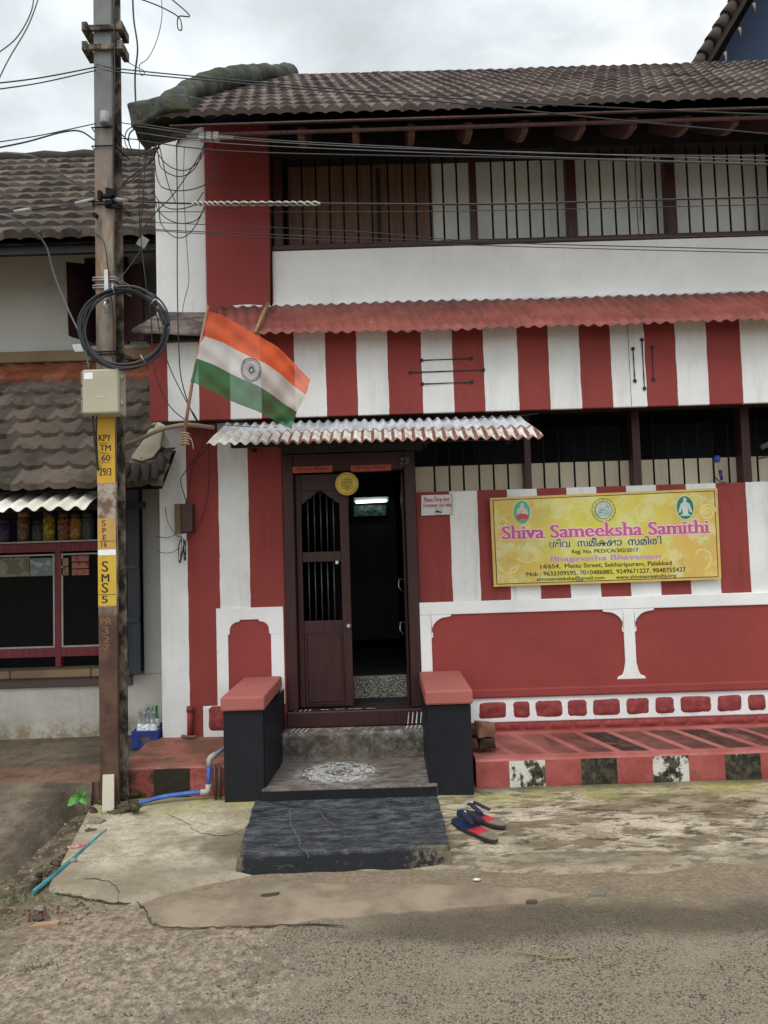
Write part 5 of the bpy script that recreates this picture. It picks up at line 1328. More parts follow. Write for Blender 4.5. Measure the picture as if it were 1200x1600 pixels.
pq = thing('round_plaque', 'round yellow plaque with a dark emblem hanging at the top of the doorway', 'plaque', at(542, 756, F-.04))
c0 = at(542, 756, F-.04)
def disc(mb, c, r, y0, y1, n=32): mb.prism([(c.x+r*math.cos(2*math.pi*i/n), c.z+r*math.sin(2*math.pi*i/n)) for i in range(n)], y0, y1)
m = MB(); disc(m, c0, .0845, c0.y, c0.y+.008); m.build('disc', simple('ochre_disc', (.60, .42, .07), .45, .2), pq, .003)
m = MB(); stroke(m, [c0+Vector((.072*math.cos(a), -.0015, .072*math.sin(a))) for a in [2*math.pi*i/36 for i in range(37)]], .0016, up=(0, -1, 0))
rnd = random.Random(3)
for j, wd in enumerate((.018, .040, .036, .043, .043, .040, .043, .030, .012)):
    z = .042-.0105*j
    k = -wd
    while k < wd: l_ = rnd.uniform(.005, .014); stroke(m, [c0+Vector((k, -.0015, z)), c0+Vector((min(wd, k+l_), -.0015, z+rnd.uniform(-.003, .003)))], .0027, up=(0, -1, 0)); k += l_+.004
m.build('emblem', simple('emblem_brown', (.06, .04, .01)), pq)
m = MB(); m.tube([c0+Vector((0, .004, .08)), c0+Vector((.002, .004, .125))], .0025, 6); m.build('hanging_wire', M['bar'], pq)
m = MB(); a = at(624, 728, F-.03); m.box(a.x, a.x+.085, F-.028, F-.0205, a.z-.005, a.z+.07)
o = m.build('number_plate', simple('dark_plate', (.02, .018, .018), .5), None); tag(o, 'small dark house plate with pale marks on the right of the door frame', 'plate')
m = MB()
for (x, z, w_, h_) in ((.012, .045, .008, .012), (.012, .012, .008, .012), (.024, .045, .005, .012), (.05, .045, .006, .014), (.06, .03, .006, .014), (.05, .012, .006, .014), (.064, .048, .006, .012)): m.box(a.x+x, a.x+x+w_, F-.0292, F-.0282, a.z+z, a.z+z+h_)
m.build('pale_marks', simple('pale_mark', (.2, .2, .2)), o)

# tube light and picture inside
tl = thing('tube_light', 'lit white fluorescent tube inside the dark room beyond the doorway', 'light', at(580, 783, 7.6))
a, b = at(556, 785, 7.6), at(604, 782.5, 7.6)
em = bpy.data.materials.new('lit_tube'); em.use_nodes = True; p_ = em.node_tree.nodes['Principled BSDF']; p_.inputs['Emission Color'].default_value = (.80, .95, .92, 1); p_.inputs['Emission Strength'].default_value = 2.6
m = MB(); m.tube([a, b], .013, 10); m.build('tube', em, tl)
m = MB(); m.box(a.x-.02, b.x+.02, 7.615, 7.65, a.z+.004, a.z+.05); m.build('batten', M['white'], tl)
pc = thing('wall_picture', 'teal framed picture under the tube light in the dark room', 'picture', at(580, 806, 7.7))
a, b = at(553, 807, 7.72), at(603, 789, 7.72)
m = MB(); m.box(a.x, b.x, 7.70, 7.72, a.z, b.z); m.build('print', blotch('teal_picture', [(.03, .07, .07), (.10, .20, .19), (.25, .36, .33), (.05, .10, .10)], (16, 16, 22), 2), pc)
m = MB(); m.box(a.x-.02, b.x+.02, 7.721, 7.74, a.z-.02, b.z+.02); m.build('frame', M['darkwood'], pc)
m = MB(); m.box(a.x-.25, b.x+.1, 7.76, 7.80, .69, 2.6); tag(m.build('partition_wall', M['room'], None), 'dark inner partition behind the tube light', 'wall')

# meter box and its cables
mbx = thing('meter_box', 'old brown electric box with hanging wires on the white corner of the house', 'electric box', at(287, 832, F-.03))
a, b, c_ = at(272, 833, F-.09), at(283, 833, F-.09), at(301, 833, F-.09); zt2 = at(280, 787, F-.09).z
m = MB(); m.hexa([(a.x, F-.075, a.z), (b.x, F-.11, a.z), (b.x, F-.001, a.z), (a.x, F-.001, a.z), (a.x, F-.075, zt2), (b.x, F-.11, zt2), (b.x, F-.001, zt2), (a.x, F-.001, zt2)]); m.build('cover', simple('tan_cover', (.19, .13, .07), .5), mbx, .004)
m = MB(); m.box(b.x+.001, c_.x, F-.10, F-.001, a.z+.004, zt2-.003); m.build('casing', simple('brown_casing', (.055, .03, .024), .5), mbx, .006)
m = MB(); q = at(287, 838, F-.06); m.box(q.x-.012, q.x+.025, q.y-.02, q.y+.03, q.z-.03, q.z+.02); m.build('fuse_holder', M['steel'], mbx, .003)
m = MB()
for k in range(6):
    P = [q+Vector((random.uniform(-.015, .015), random.uniform(-.02, .02), 0)), q+Vector((random.uniform(-.03, .03), -.03, -.07)), q+Vector((random.uniform(-.03, .02), -.03, -.17+random.uniform(-.03, .03))), q+Vector((random.uniform(-.01, .02), -.01, -.09)), q+Vector((.01, 0, -.01))]
    m.tube(smoothpath(P, 6), .0028, 6)
m.build('dangling_wires', M['cable'], mbx)

# ================================================================== FLAG
fl = thing('flag', 'saffron white and green flag with a spoked wheel tied to a thin stick', 'flag', at(286, 695, 4.6))
TL, BL, BR, TR = at(324, 486, 4.60), at(299, 598, 4.58), at(456, 668, 4.48), at(484, 590, 4.50)
tm = at(405, 524, 4.54); bm = at(385, 636, 4.54)
def flagpt(u, v):
    # quadratic along the top and the bottom, bulge and folds across
    def q2(a, m_, b, t_): c1 = m_*2-(a+b)*.5; return a*(1-t_)**2+c1*2*t_*(1-t_)+b*t_*t_
    p = q2(TL, tm, TR, u).lerp(q2(BL, bm, BR, u), v)
    p.y += .010*math.sin(u*34+v*9+math.sin(v*7))*(.3+.7*u)+.006*math.sin(v*24-u*11)
    p.y += .03*math.sin(u*7+v*2)*u+.018*math.sin(v*5+u*3)+.012*math.sin(u*15+v*4)*u
    p.x += .010*math.sin(v*6)*u; p.z += .006*math.sin(u*12)
    return p
for i, (v0, v1, col, nm) in enumerate(((0, .335, (.86, .155, .06), 'saffron_band'), (.335, .667, (.72, .70, .66), 'white_band'), (.667, 1, (.03, .19, .075), 'green_band'))):
    t = NT(nm+'_cloth', .85, .1); t.color(t.mix(t.rng(t.noise(7, 5), .3, .7), tuple(q*.93 for q in col), col)); t.bump(t.noise(260, 2), .1, .001)
    tr_ = t.N.new('ShaderNodeBsdfTranslucent'); tr_.inputs[0].default_value = (*col, 1); ms = t.N.new('ShaderNodeMixShader'); ms.inputs[0].default_value = .42
    t.L.new(t.p.outputs[0], ms.inputs[1]); t.L.new(tr_.outputs[0], ms.inputs[2]); tp = t.N.new('ShaderNodeBsdfTransparent'); m2_ = t.N.new('ShaderNodeMixShader'); m2_.inputs[0].default_value = .22; t.L.new(ms.outputs[0], m2_.inputs[1]); t.L.new(tp.outputs[0], m2_.inputs[2]); t.L.new(m2_.outputs[0], t.N['Material Output'].inputs[0])
    m = MB(); g = [[m.b.verts.new(flagpt(a/40, v0+(v1-v0)*b/12)) for a in range(41)] for b in range(13)]
    for b in range(12):
        for a in range(40): m.b.faces.new((g[b][a], g[b][a+1], g[b+1][a+1], g[b+1][a]))
    m.build(nm, t.m, fl, smooth=True, normals=False)
def on_flag(px_, py_):  # nearest parameters of a point given in flag units
    return flagpt(px_, py_)+Vector((0, -.004, 0))
uc, vc = .492, .50; ru, rv = .0965, .158
def wh(r, a): return on_flag(uc+ru*r*math.cos(a), vc+rv*r*math.sin(a))
m = MB()
stroke(m, [wh(1, 2*math.pi*i/48) for i in range(49)], .0032, up=(0, -1, 0)); stroke(m, [wh(.88, 2*math.pi*i/48) for i in range(49)], .0012, up=(0, -1, 0)); stroke(m, [wh(.2, 2*math.pi*i/24) for i in range(25)], .0045, up=(0, -1, 0))
for k in range(24):
    a = 2*math.pi*k/24; stroke(m, [wh(.2+.66*j/4, a) for j in range(5)], .0013, up=(0, -1, 0))
    stroke(m, [wh(.80, a+.13-.05), wh(.87, a+.13), wh(.80, a+.13+.05)], .0016, up=(0, -1, 0))
m.build('wheel_emblem', simple('navy_wheel', (.02, .025, .06)), fl)
m = MB(); m.tube([at(285, 696, 4.60), at(300, 600, 4.605), at(325, 478, 4.61)], [.012, .010, .008], 8); m.build('stick', simple('pink_stick', (.28, .13, .09)), fl)
m = MB()
for k in range(5): a = at(290, 678+k*4, 4.60); m.tube([a+Vector((-.02, -.015, 0)), a+Vector((0, -.02, .006)), a+Vector((.02, -.015, 0)), a+Vector((.02, .02, 0)), a+Vector((-.02, .02, .004)), a+Vector((-.02, -.015, 0))], .004, 5)
a = at(292, 680, 4.60); m.tube(smoothpath([a, a+Vector((.03, -.01, -.03)), a+Vector((.04, 0, -.09))], 4), .003, 5); m.build('tie', simple('jute_tie', (.38, .30, .18)), fl)
m = MB(); m.tube(smoothpath([at(183, 699, 4.95), at(215, 688, 4.9), at(250, 672, 4.8), at(290, 664, 4.66), at(333, 668, 4.95)], 5), [.014]*21, 8)
tag(m.build('bamboo_pole', plaster('grey_bamboo', (.24, .18, .12), .6), None), 'weathered bamboo reaching from the shop roof to under the striped fascia', 'bamboo pole')
m = MB(); m.tube([at(419, 474, 5.35), at(409, 495, 5.1), at(398, 521, 4.90)], [.013, .012, .011], 8)
tag(m.build('bamboo_stick', M['bamboo'], None), 'short bamboo stick leaning over the red awning above the flag', 'bamboo stick')

# ================================================================== PIPES
M['blue'] = simple('blue_pvc', (.05, .13, .42), .5, amt=.25, scale=14); M['bluegrey'] = simple('faded_blue_pvc', (.17, .20, .26), .45); M['fit'] = simple('grey_fitting', (.38, .36, .31), .6)
bpipe = thing('water_pipe', 'bright blue water pipe bent down over the kerb beside the black seat', 'pipe', gd(340, 1245, .03))
A = [at(352, 1168, 4.86), at(327, 1185, 4.81), at(325, 1237, 4.79), at(290, 1240, 4.77), at(250, 1246, 4.74), at(206, 1259, 4.66)]
m = MB(); m.tube([A[0], A[1]], .0135, 10); m.build('upper_run', M['bluegrey'], bpipe)
m = MB(); m.tube([A[1], A[2]], .0135, 10); m.build('drop_run', M['blue'], bpipe)
m = MB(); m.tube(smoothpath(A[2:], 6), .0135, 10); m.build('ground_run', M['blue'], bpipe)
m = MB()
for p, q0, q1 in ((A[1], A[0], A[2]), (A[2], A[1], A[3])):
    m.tube([p+(q0-p).normalized()*.045, p+(q0-p).normalized()*.008, p+(q1-p).normalized()*.008, p+(q1-p).normalized()*.045], .018, 10)
m.build('elbow', M['fit'], bpipe)
m = MB(); m.tube(smoothpath([gd(166, 1299, .040), gd(140, 1320, .034), gd(98, 1356, .026), gd(52, 1394, .016)], 6), .0115, 12); 
tag(m.build('drain_pipe', simple('teal_pvc', (.05, .22, .235), .5, amt=.35, scale=9), None), 'teal plastic pipe lying along the broken edge of the pale cement', 'pipe')
m = MB(); m.tube([at(297, 1104, F-.03), at(297, 1150, F-.03)], .021, 12); m.tube([at(297, 1104, F-.03), at(297, 1112, F-.03)], .026, 12); m.build('downpipe', M['red'], house)
m = MB(); m.tube(smoothpath([at(284, 1150, F-.05), at(295, 1152, F-.06), at(306, 1151, F-.05)], 4), .012, 6); m.build('pipe_collar', M['kerbmud'], house)
m = MB(); m.tube([at(335, 1196, 4.80), at(337, 1249, 4.77)], .010, 8); m.tube([at(343, 1196, 4.80), at(344, 1247, 4.77)], .010, 8)
tag(m.build('black_rods', simple('dark_rod', (.045, .038, .03)), None), 'two short dark rods standing between the blue pipe and the black seat', 'rods')

# ================================================================== CRATE AND BOTTLES
cx0, cx1, cy0, cy1, cz = at(205, 1160, 5.45).x, -1.655, 5.45, 5.72, .222
cr = thing('bottle_crate', 'blue plastic bottle crate on the shop forecourt', 'crate', ((cx0+cx1)/2, (cy0+cy1)/2, cz))
M['crate'] = simple('blue_crate_plastic', (.018, .035, .19), .45); hz = .125
m = MB(); tk = .012
m.box(cx0, cx0+.055, cy0, cy0+tk, cz, cz+hz); m.box(cx1-.055, cx1, cy0, cy0+tk, cz, cz+hz); m.box(cx0+.0552, cx1-.0552, cy0+.0004, cy0+tk, cz, cz+.035); m.box(cx0+.0552, cx1-.0552, cy0+.0004, cy0+tk, cz+.085, cz+hz-.0004)
m.build('front_side', M['crate'], cr, .003)
m = MB(); m.box(cx0, cx1, cy1-tk, cy1, cz, cz+hz); m.build('back_side', M['crate'], cr, .003)
for x in (cx0, cx1-tk): m = MB(); m.box(x+.0003, x+tk-.0003, cy0+tk+.0005, cy1-tk-.0005, cz, cz+hz-.001); m.build('end_side', M['crate'], cr)
m = MB(); m.box(cx0+tk, cx1-tk, cy0+tk, cy1-tk, cz+.002, cz+.014); m.build('base', M['crate'], cr)
gl = bpy.data.materials.new('clear_glass'); gl.use_nodes = True; p_ = gl.node_tree.nodes['Principled BSDF']; p_.inputs['Transmission Weight'].default_value = .45; p_.inputs['Roughness'].default_value = .12; p_.inputs['Base Color'].default_value = (.42, .47, .47, 1)
gg_ = simple('green_glass', (.02, .22, .06), .2, 0, .6); lab_m = simple('white_bottle_label', (.62, .66, .70), .5, amt=.45, scale=70); dkl = simple('dark_liquid', (.03, .03, .035), .3)
prof = [(.026, 0), (.028, .01), (.028, .09), (.020, .13), (.0105, .17), (.010, .215), (.0125, .217), (.0125, .232)]
bot = [(.10, 0, 0, .02, 'front row, first from the left'), (.34, 0, 0, -.01, 'front row, second from the left'), (.56, 0, 1, .01, 'front row, third from the left'), (.86, 0, 0, 0, 'front row, last at the right'),
       (.18, 1, 0, .02, 'back row, first from the left'), (.28, 1, 0, .055, 'back row, the tallest clear one'), (.50, 1, 1, .045, 'back row, in the middle')]
def bottle(fx, row, tall, name_lab, green=False, full=False):
    x = cx0+.03+(cx1-cx0-.06)*fx; y = cy0+.07+.11*row; s = 1+tall*2
    root = thing('glass_bottle', name_lab, 'bottle', (x, y, cz+.015), 'bottles in the blue crate')
    m = MB(); m.lathe((x, y, cz+.015), [(r, z*s) for r, z in prof], 12); m.build('glass', gg_ if green else gl, root)
    if full:
        m = MB(); m.lathe((x, y, cz+.017), [(r*.9, z*s) for r, z in prof[:5]], 10); m.build('drink', dkl, root)
    m = MB(); m.lathe((x, y, cz+.015), [(.0286, .06*s), (.0290, .08*s), (.0225, .128*s), (.0180, .145*s)], 12); m.build('paper_label', lab_m, root)
for fx, row, full, tall, lab in bot: bottle(fx, row, tall, 'clear glass bottle in the blue crate, '+lab, full=bool(full))
bottle(.74, 1, .05, 'bottle with a bright green neck in the blue crate', True, True)

# ================================================================== SLIPPERS
def slipper(toe, heel, lab, lift=.0):
    root = thing('slipper', lab, 'slipper', ((toe.x+heel.x)/2, (toe.y+heel.y)/2, az(toe.x, toe.y)), 'pair of slippers')
    ax = (heel-toe); ln = ax.length; ax.normalize(); sd = Vector((-ax.y, ax.x, 0)); zb = az((toe.x+heel.x)/2, (toe.y+heel.y)/2)+.004+lift
    wv = lambda u: .057*(math.sin(math.pi*min(1, max(0, u*1.0))**.9)**.42)*(1-.22*math.exp(-((u-.62)/.16)**2))*(1-.10*u)
    def ring(z, k=1.0, n=22):
        L1 = []; 
        for i in range(n+1): u = .5-.5*math.cos(math.pi*i/n); L1.append(toe+ax*(ln*u)+sd*(wv(u)*k)+Vector((0, 0, 0)))
        L2 = [toe+ax*(ln*(.5-.5*math.cos(math.pi*i/n)))-sd*(wv(.5-.5*math.cos(math.pi*i/n))*k*1.0) for i in range(n-1, 0, -1)]
        return [Vector((p.x, p.y, z)) for p in L1+L2], L1, L2
    def plate(z0, z1, mat, name, u0=0, u1=1, k=1.0):
        n = 22; us = [u0+(u1-u0)*(.5-.5*math.cos(math.pi*i/n)) for i in range(n+1)]
        P = [toe+ax*(ln*u)+sd*wv(u)*k for u in us]+[toe+ax*(ln*u)-sd*wv(u)*k for u in reversed(us)]
        Q = []
        for p in P:
            if not Q or (p-Q[-1]).length > .0008: Q.append(p)
        if (Q[0]-Q[-1]).length < .0008: Q.pop()
        m = MB(); m.slab([(p.x, p.y) for p in Q], z1, z0); return m.build(name, mat, root)
    plate(zb, zb+.014, simple('dark_sole', (.03, .026, .024), .7), 'sole')
    plate(zb+.0142, zb+.020, simple('navy_footbed', (.012, .022, .075), .6), 'footbed', .0, .50, .96).modifiers.new('b', 'BEVEL').width = .002
    plate(zb+.0142, zb+.0199, simple('red_footbed', (.50, .03, .045), .6), 'footbed', .505, .72, .96)
    plate(zb+.0142, zb+.020, simple('grey_footbed', (.19, .16, .13), .7), 'footbed', .725, 1, .96)
    apex = toe+ax*ln*.24+Vector((0, 0, zb+.022))
    for s in (1, -1):
        e = toe+ax*ln*.60+sd*s*wv(.60)*.90+Vector((0, 0, zb+.012)); mid = apex.lerp(e, .45)+Vector((0, 0, .013))+sd*s*.006
        P = smoothpath([apex, apex.lerp(mid, .5)+Vector((0, 0, .012)), mid, e], 5); m = MB(); prev = None
        for i, p in enumerate(P):
            t_ = (P[min(i+1, len(P)-1)]-P[max(i-1, 0)]).normalized(); sdn = t_.cross(Vector((0, 0, 1))).normalized()*(.011+.005*math.sin(math.pi*i/len(P))); up_ = sdn.cross(t_).normalized()*.003
            r = [m.b.verts.new(p+a_) for a_ in (sdn-up_, sdn+up_, -sdn+up_, -sdn-up_)]
            if prev:
                for k in range(4): m.b.faces.new((prev[k], prev[(k+1) % 4], r[(k+1) % 4], r[k]))
            prev = r
        m.build('strap', simple('navy_strap', (.02, .024, .042), .55), root)
    m = MB(); q = apex+ax*.035+sd*-.01+Vector((0, 0, .024)); m.obox(q, ax*.006, sd*.003, Vector((0, 0, .002))); m.build('strap_tag', M['white'], root)
slipper(gd(709, 1283, .045), gd(776, 1316, .045), 'navy and red thong slipper nearer the road', 0)
slipper(gd(716, 1274, .045), gd(790, 1297, .045), 'navy and red thong slipper nearer the wall', .004)

# ================================================================== LATERITE BLOCKS beside the right seat
M['laterite'] = plaster('brown_laterite', (.13, .055, .035), .7, .9, .8, .3, (.03, .02, .015))
def block(c, sx, sy, sz, rot, lab, mat=None, tilt=0):
    m = MB(); m.box(-sx, sx, -sy, sy, -sz, sz); bmesh.ops.subdivide_edges(m.b, edges=m.b.edges, cuts=4, use_grid_fill=True)
    for v in m.b.verts: v.co += Vector((mn.noise(v.co*14), mn.noise(v.co*14+Vector((4, 0, 0))), mn.noise(v.co*14+Vector((0, 4, 0)))))*.014
    mt = Matrix.Translation(c) @ Matrix.Rotation(rot, 4, 'Z') @ Matrix.Rotation(tilt, 4, 'Y')
    for v in m.b.verts: v.co = mt @ v.co
    tag(m.build('stone_block', mat or M['laterite'], None, .006, True), lab, 'stone', 'stones stacked beside the right seat')
q = at(762, 1148, 5.0); block(Vector((q.x-.01, 5.02, .30)), .05, .05, .036, .1, 'dark mossy brick at the bottom of the stack beside the right seat', plaster('dark_brick', (.04, .03, .02), .7, .9, .8))
block(Vector((q.x-.10, 5.03, .30)), .035, .05, .038, -.1, 'brown brick squeezed between the stack and the right seat')
block(Vector((q.x-.02, 5.01, .385)), .058, .05, .048, .35, 'rough brown stone on top of the stack beside the right seat', plaster('pale_laterite', (.19, .095, .06), .7, .9, .9, .35), .12)
block(Vector((q.x-.10, 5.05, .375)), .035, .045, .036, .2, 'upper dark brown stone leaning on the right seat')

# things tied in the lower opening
tb = thing('blue_torch', 'blue capped plastic bottle and brush tied to the bars above the banner', 'bottle', at(1127, 750, F+.03))
a = at(1120, 716, F+.04); m = MB(); m.lathe((a.x, a.y, a.z-.03), [(.018, 0), (.024, .01), (.024, .04), (.018, .05)], 12); m.build('cap', simple('blue_cap', (.03, .07, .35), .4), tb)
b = at(1127, 742, F+.04); m = MB(); m.tube([a, b], .007, 8); m.build('shaft', simple('orange_shaft', (.5, .28, .14), .5), tb)
m = MB(); m.tube([at(1125, 735, F+.04), at(1128, 750, F+.03)], [.014, .010], 8); m.build('foot', simple('navy_foot', (.02, .03, .14), .4), tb)
m = MB(); m.tube(smoothpath([at(1118, 746, F+.03), at(1124, 752, F), at(1134, 754, F)], 4), .004, 6); m.build('wire', M['cable'], tb)
m = MB(); m.tube(smoothpath([at(1190, 699, F+.06), at(1205, 692, F+.0), at(1225, 684, F-.05)], 4), .02, 8); m.tube(smoothpath([at(1186, 716, F+.06), at(1200, 714, F)], 3), .008, 8)
tag(m.build('folded_umbrella', simple('grey_folded_cloth', (.16, .15, .16), .7), None), 'grey folded umbrella hooked on the bars at the right edge', 'umbrella')
# flat white tag hung on a wire above the left window, and a small sheet by the shutters
m = MB(); q = at(223, 378, 4.9); m.obox(q, Vector((.026, 0, -.018)), Vector((0, .003, 0)), Vector((.018, 0, .030))); tag(m.build('plastic_tag', simple('grey_white_tag', (.32, .33, .33)), None), 'small pale plastic tag dangling on a wire beside the pole', 'tag')
m = MB(); q = at(122, 544, 5.9); m.obox(q, Vector((.035, 0, .0)), Vector((0, .01, 0)), Vector((-.012, 0, .030))); tag(m.build('light_fitting', simple('white_fitting', (.5, .52, .54)), None), 'small white fitting fixed below the left shutter', 'light')
# connector bar on the big wires
cn = thing('cable_connector', 'grey cable joint with clamps hanging on the wires below the eave', 'cable joint', at(328, 215, 4.75))
m = MB(); m.tube([at(292, 214, 4.75), at(365, 215, 4.75)], [.014, .012], 8); m.build('sleeve', simple('grey_sleeve', (.30, .31, .30)), cn)
for q_ in (316, 327, 338): m = MB(); a = at(q_, 214, 4.75); m.obox(a, Vector((.018, 0, 0)), Vector((0, .025, 0)), Vector((0, 0, .024))); m.build('clamp', simple('pale_clamp', (.36, .37, .35)), cn, .004)
cn2 = thing('cable_connector', 'pale strain clamp on the thick wire right of the pole', 'cable joint', at(187, 312, 4.70))
m = MB(); m.tube([at(172, 311, 4.68), at(200, 313, 4.75)], [.016, .010], 8); m.build('sleeve', simple('grey_sleeve', (.34, .35, .34)), cn2)
cn3 = thing('cable_connector', 'pale strain clamp on the thick wire left of the pole', 'cable joint', at(130, 318, 4.70))
m = MB(); m.tube([at(148, 312, 4.70), at(118, 318, 4.72)], [.014, .011], 8); m.build('sleeve', simple('grey_sleeve', (.34, .35, .34)), cn3); m = MB(); m.tube([at(48, 327, 4.72), at(22, 331, 4.72)], [.012, .012], 8); m.build('sleeve', simple('grey_sleeve', (.34, .35, .34)), cn3)

# ================================================================== CABLES
def cable(pts, r, lab, mat='cable', grp='overhead wires', k=7, name='cable'):
    m = MB(); m.tube(smoothpath([at(*p) for p in pts], k), r*.82, 6); return tag(m.build(name, M[mat], None), lab, 'cable', grp)
Pp = 4.68
cable([(150, 100, Pp), (190, 108, 4.5), (400, 128, 4.1), (700, 153, 3.9), (950, 168, 3.9), (1230, 180, 4.0)], .0045, 'wire crossing the tiled roof from the pole, the upper one of the two')
cable([(150, 104, Pp), (190, 113, 4.4), (430, 135, 4.0), (700, 160, 3.8), (950, 186, 3.8), (1230, 212, 3.8)], .0045, 'wire crossing the tiled roof from the pole, the lower one of the two')
cable([(150, 105, Pp), (60, 122, 4.4), (-30, 133, 4.2)], .005, 'sky wire running left from the upper part of the pole, the higher of the pair')
cable([(150, 110, Pp), (60, 130, 4.4), (-30, 143, 4.2)], .0045, 'sky wire running left from the upper part of the pole, the lower of the pair')
cable([(150, 193, Pp), (60, 212, 4.4), (-30, 226, 4.2)], .004, 'thin wire running left to the pole just above the left roof')
cable([(148, 219, Pp), (125, 205, 4.66), (95, 207, 4.6), (40, 222, 4.4), (-30, 236, 4.2)], .006, 'thick wire curving up before it meets the pole above the left roof')
cable([(55, -20, 4.4), (48, 20, 4.4), (25, 60, 4.4), (-10, 88, 4.4)], .0045, 'wire swinging across the top left corner, the inner one', 'cable_grey')
cable([(66, -20, 4.4), (45, 38, 4.4), (15, 90, 4.4), (0, 120, 4.4), (-8, 140, 4.4)], .0045, 'wire swinging across the top left corner, the outer one', 'cable_grey')
cable([(-20, 239, 4.2), (30, 241, 4.3), (65, 250, 4.4), (105, 278, 4.5), (148, 302, Pp)], .006, 'grey wire drooping over the left roof to the pole', 'cable_grey')
cable([(-30, 334, 4.5), (25, 330, 4.72), (120, 318, 4.72), (148, 313, Pp)], .006, 'wire with strain clamps running left from the pole bracket')
cable([(-20, 334, 4.4), (15, 339, 4.4), (50, 360, 4.5), (72, 385, 4.6), (85, 430, 4.65), (105, 480, 4.65), (130, 535, 4.6), (140, 578, 4.6)], .007, 'long grey wire bending down past the left shutter into the junction box', 'cable_grey')
cable([(200, 314, 4.72), (300, 318, 4.6), (500, 318, 4.4), (750, 319, 4.3), (1000, 313, 4.2), (1230, 307, 4.1)], .0065, 'thick straight wire passing in front of the upper bars')
cw = [at(*p) for p in ((300, 318, 4.60), (350, 318, 4.55), (430, 318, 4.47), (500, 318, 4.40))]; m = MB(); P = smoothpath(cw, 24)
for s in (0, math.pi): m.tube([p+Vector((0, .010*math.cos(i*.8+s), .010*math.sin(i*.8+s))) for i, p in enumerate(P)], .0065, 6)
tag(m.build('guy_grip', simple('pale_twisted_grip', (.42, .41, .37)), None), 'pale twisted grip wound round the thick wire beside the red pilaster', 'cable grip')
for i, (ys, lab) in enumerate([((205, 217, 228, 241, 244), 'topmost of the four wires spreading below the eave'), ((209, 220, 231, 240, 252), 'second of the four wires spreading below the eave'), ((219, 227, 236, 247, 257), 'third of the four wires spreading below the eave'), ((231, 238, 243, 249, 259), 'lowest of the four wires spreading below the eave')]):
    cable([(215, ys[0]-12, 4.66), (300, ys[0], 4.6), (400, ys[1], 4.5), (600, ys[2], 4.35), (870, ys[3]-1, 4.2), (1230, ys[4], 4.0)], (.0025, .003, .003, .0042)[i], lab, 'cable_grey' if i < 3 else 'cable')
cable([(180, 330, Pp), (300, 331, 4.6), (700, 330, 4.3), (1230, 319, 4.0)], .003, 'thin wire just under the thick straight wire')
cable([(180, 345, Pp), (300, 350, 4.6), (560, 362, 4.4), (740, 376, 4.3), (950, 373, 4.2), (1230, 366, 4.0)], .003, 'thin wire meeting the sill of the upper bars near the middle')
cable([(180, 352, Pp), (250, 359, 4.62), (460, 368, 4.45), (760, 379, 4.3), (1230, 391, 4.0)], .0035, 'upper of two wires sloping across the white wall under the bars')
cable([(180, 356, Pp), (250, 361, 4.62), (460, 373, 4.45), (800, 385, 4.3), (1230, 396, 4.0)], .003, 'lower of two wires sloping across the white wall under the bars')
# loops by the corner pillar
C_ = 'tangled wires by the corner pillar'
cable([(207, -15, 4.8), (209, 30, 4.8), (215, 75, 4.8), (211, 120, 4.8), (213, 175, 4.8), (216, 200, 4.8)], .007, 'thick black wire dropping from the sky to the eave corner', grp=C_)
cable([(208, -5, 4.8), (232, 3, 4.8), (258, 14, 4.8), (280, 28, 4.8), (284, 46, 4.8), (278, 44, 4.8), (279, 26, 4.8), (296, 24, 4.8), (264, -5, 4.8)], .005, 'kinked broken wire hanging high in the sky right of the pole', grp=C_)
cable([(252, -10, 4.8), (253, 25, 4.8), (246, 60, 4.8), (232, 90, 4.8), (218, 102, 4.8), (221, 118, 4.8), (226, 112, 4.8), (216, 106, 4.8), (190, 92, 4.75)], .003, 'thin curly wire hanging in the sky between pole and roof', grp=C_)
cable([(185, 191, Pp), (205, 194, 4.75), (235, 196, 4.75)], .0035, 'short wire joining the pole to the eave corner', grp=C_)
loops = [[(212, 195), (198, 205), (196, 225), (210, 240), (235, 236), (245, 222)], [(218, 196), (202, 210), (205, 232), (225, 245), (250, 230)], [(212, 193), (225, 205), (240, 230), (262, 258), (290, 266), (312, 250), (325, 222)],
         [(226, 200), (245, 232), (252, 262), (280, 276), (305, 262), (320, 224)], [(240, 230), (246, 280), (262, 296), (300, 296), (332, 280), (339, 250), (335, 222)], [(238, 262), (240, 300), (262, 325), (300, 322), (318, 300)],
         [(240, 298), (248, 330), (275, 348), (305, 345), (320, 325)], [(248, 318), (252, 350), (272, 370), (292, 368), (310, 345), (322, 315)], [(250, 232), (262, 285), (275, 318)], [(244, 226), (238, 250), (200, 280), (178, 305)],
         [(292, 217), (270, 218), (248, 228), (225, 265), (190, 292), (178, 302)], [(323, 224), (300, 262), (270, 305), (245, 330), (225, 355)], [(180, 215), (192, 230), (205, 236)], [(190, 216), (215, 218), (245, 220), (300, 212)]]
labs = ['smallest tight loop of wire at the eave corner', 'second tight loop of wire under the eave corner', 'wide sagging loop from the eave corner to the cable joint, highest', 'sagging loop just below the highest one over the white pillar', 'deep loop reaching from the pillar edge up to the cable joint', 'shallow loop across the middle of the white pillar',
        'loop lying just above the lowest loop on the pillar', 'lowest round loop of wire on the white pillar', 'short slanting wire inside the loops of the pillar', 'black wire from the eave corner down to the pole bracket', 'thick wire from the cable joint sweeping down to the pole', 'wire from the cable joint crossing the loops down left', 'short stub of wire leaving the pole under the eave', 'taut wire from the pole to the cable joint']
for i, (q, lab) in enumerate(zip(loops, labs)):
    yy = 4.72+.035*(i % 5); cable([(x, y, yy) for x, y in q], .0055 if i in (1, 9, 10) else .004, lab, grp=C_)
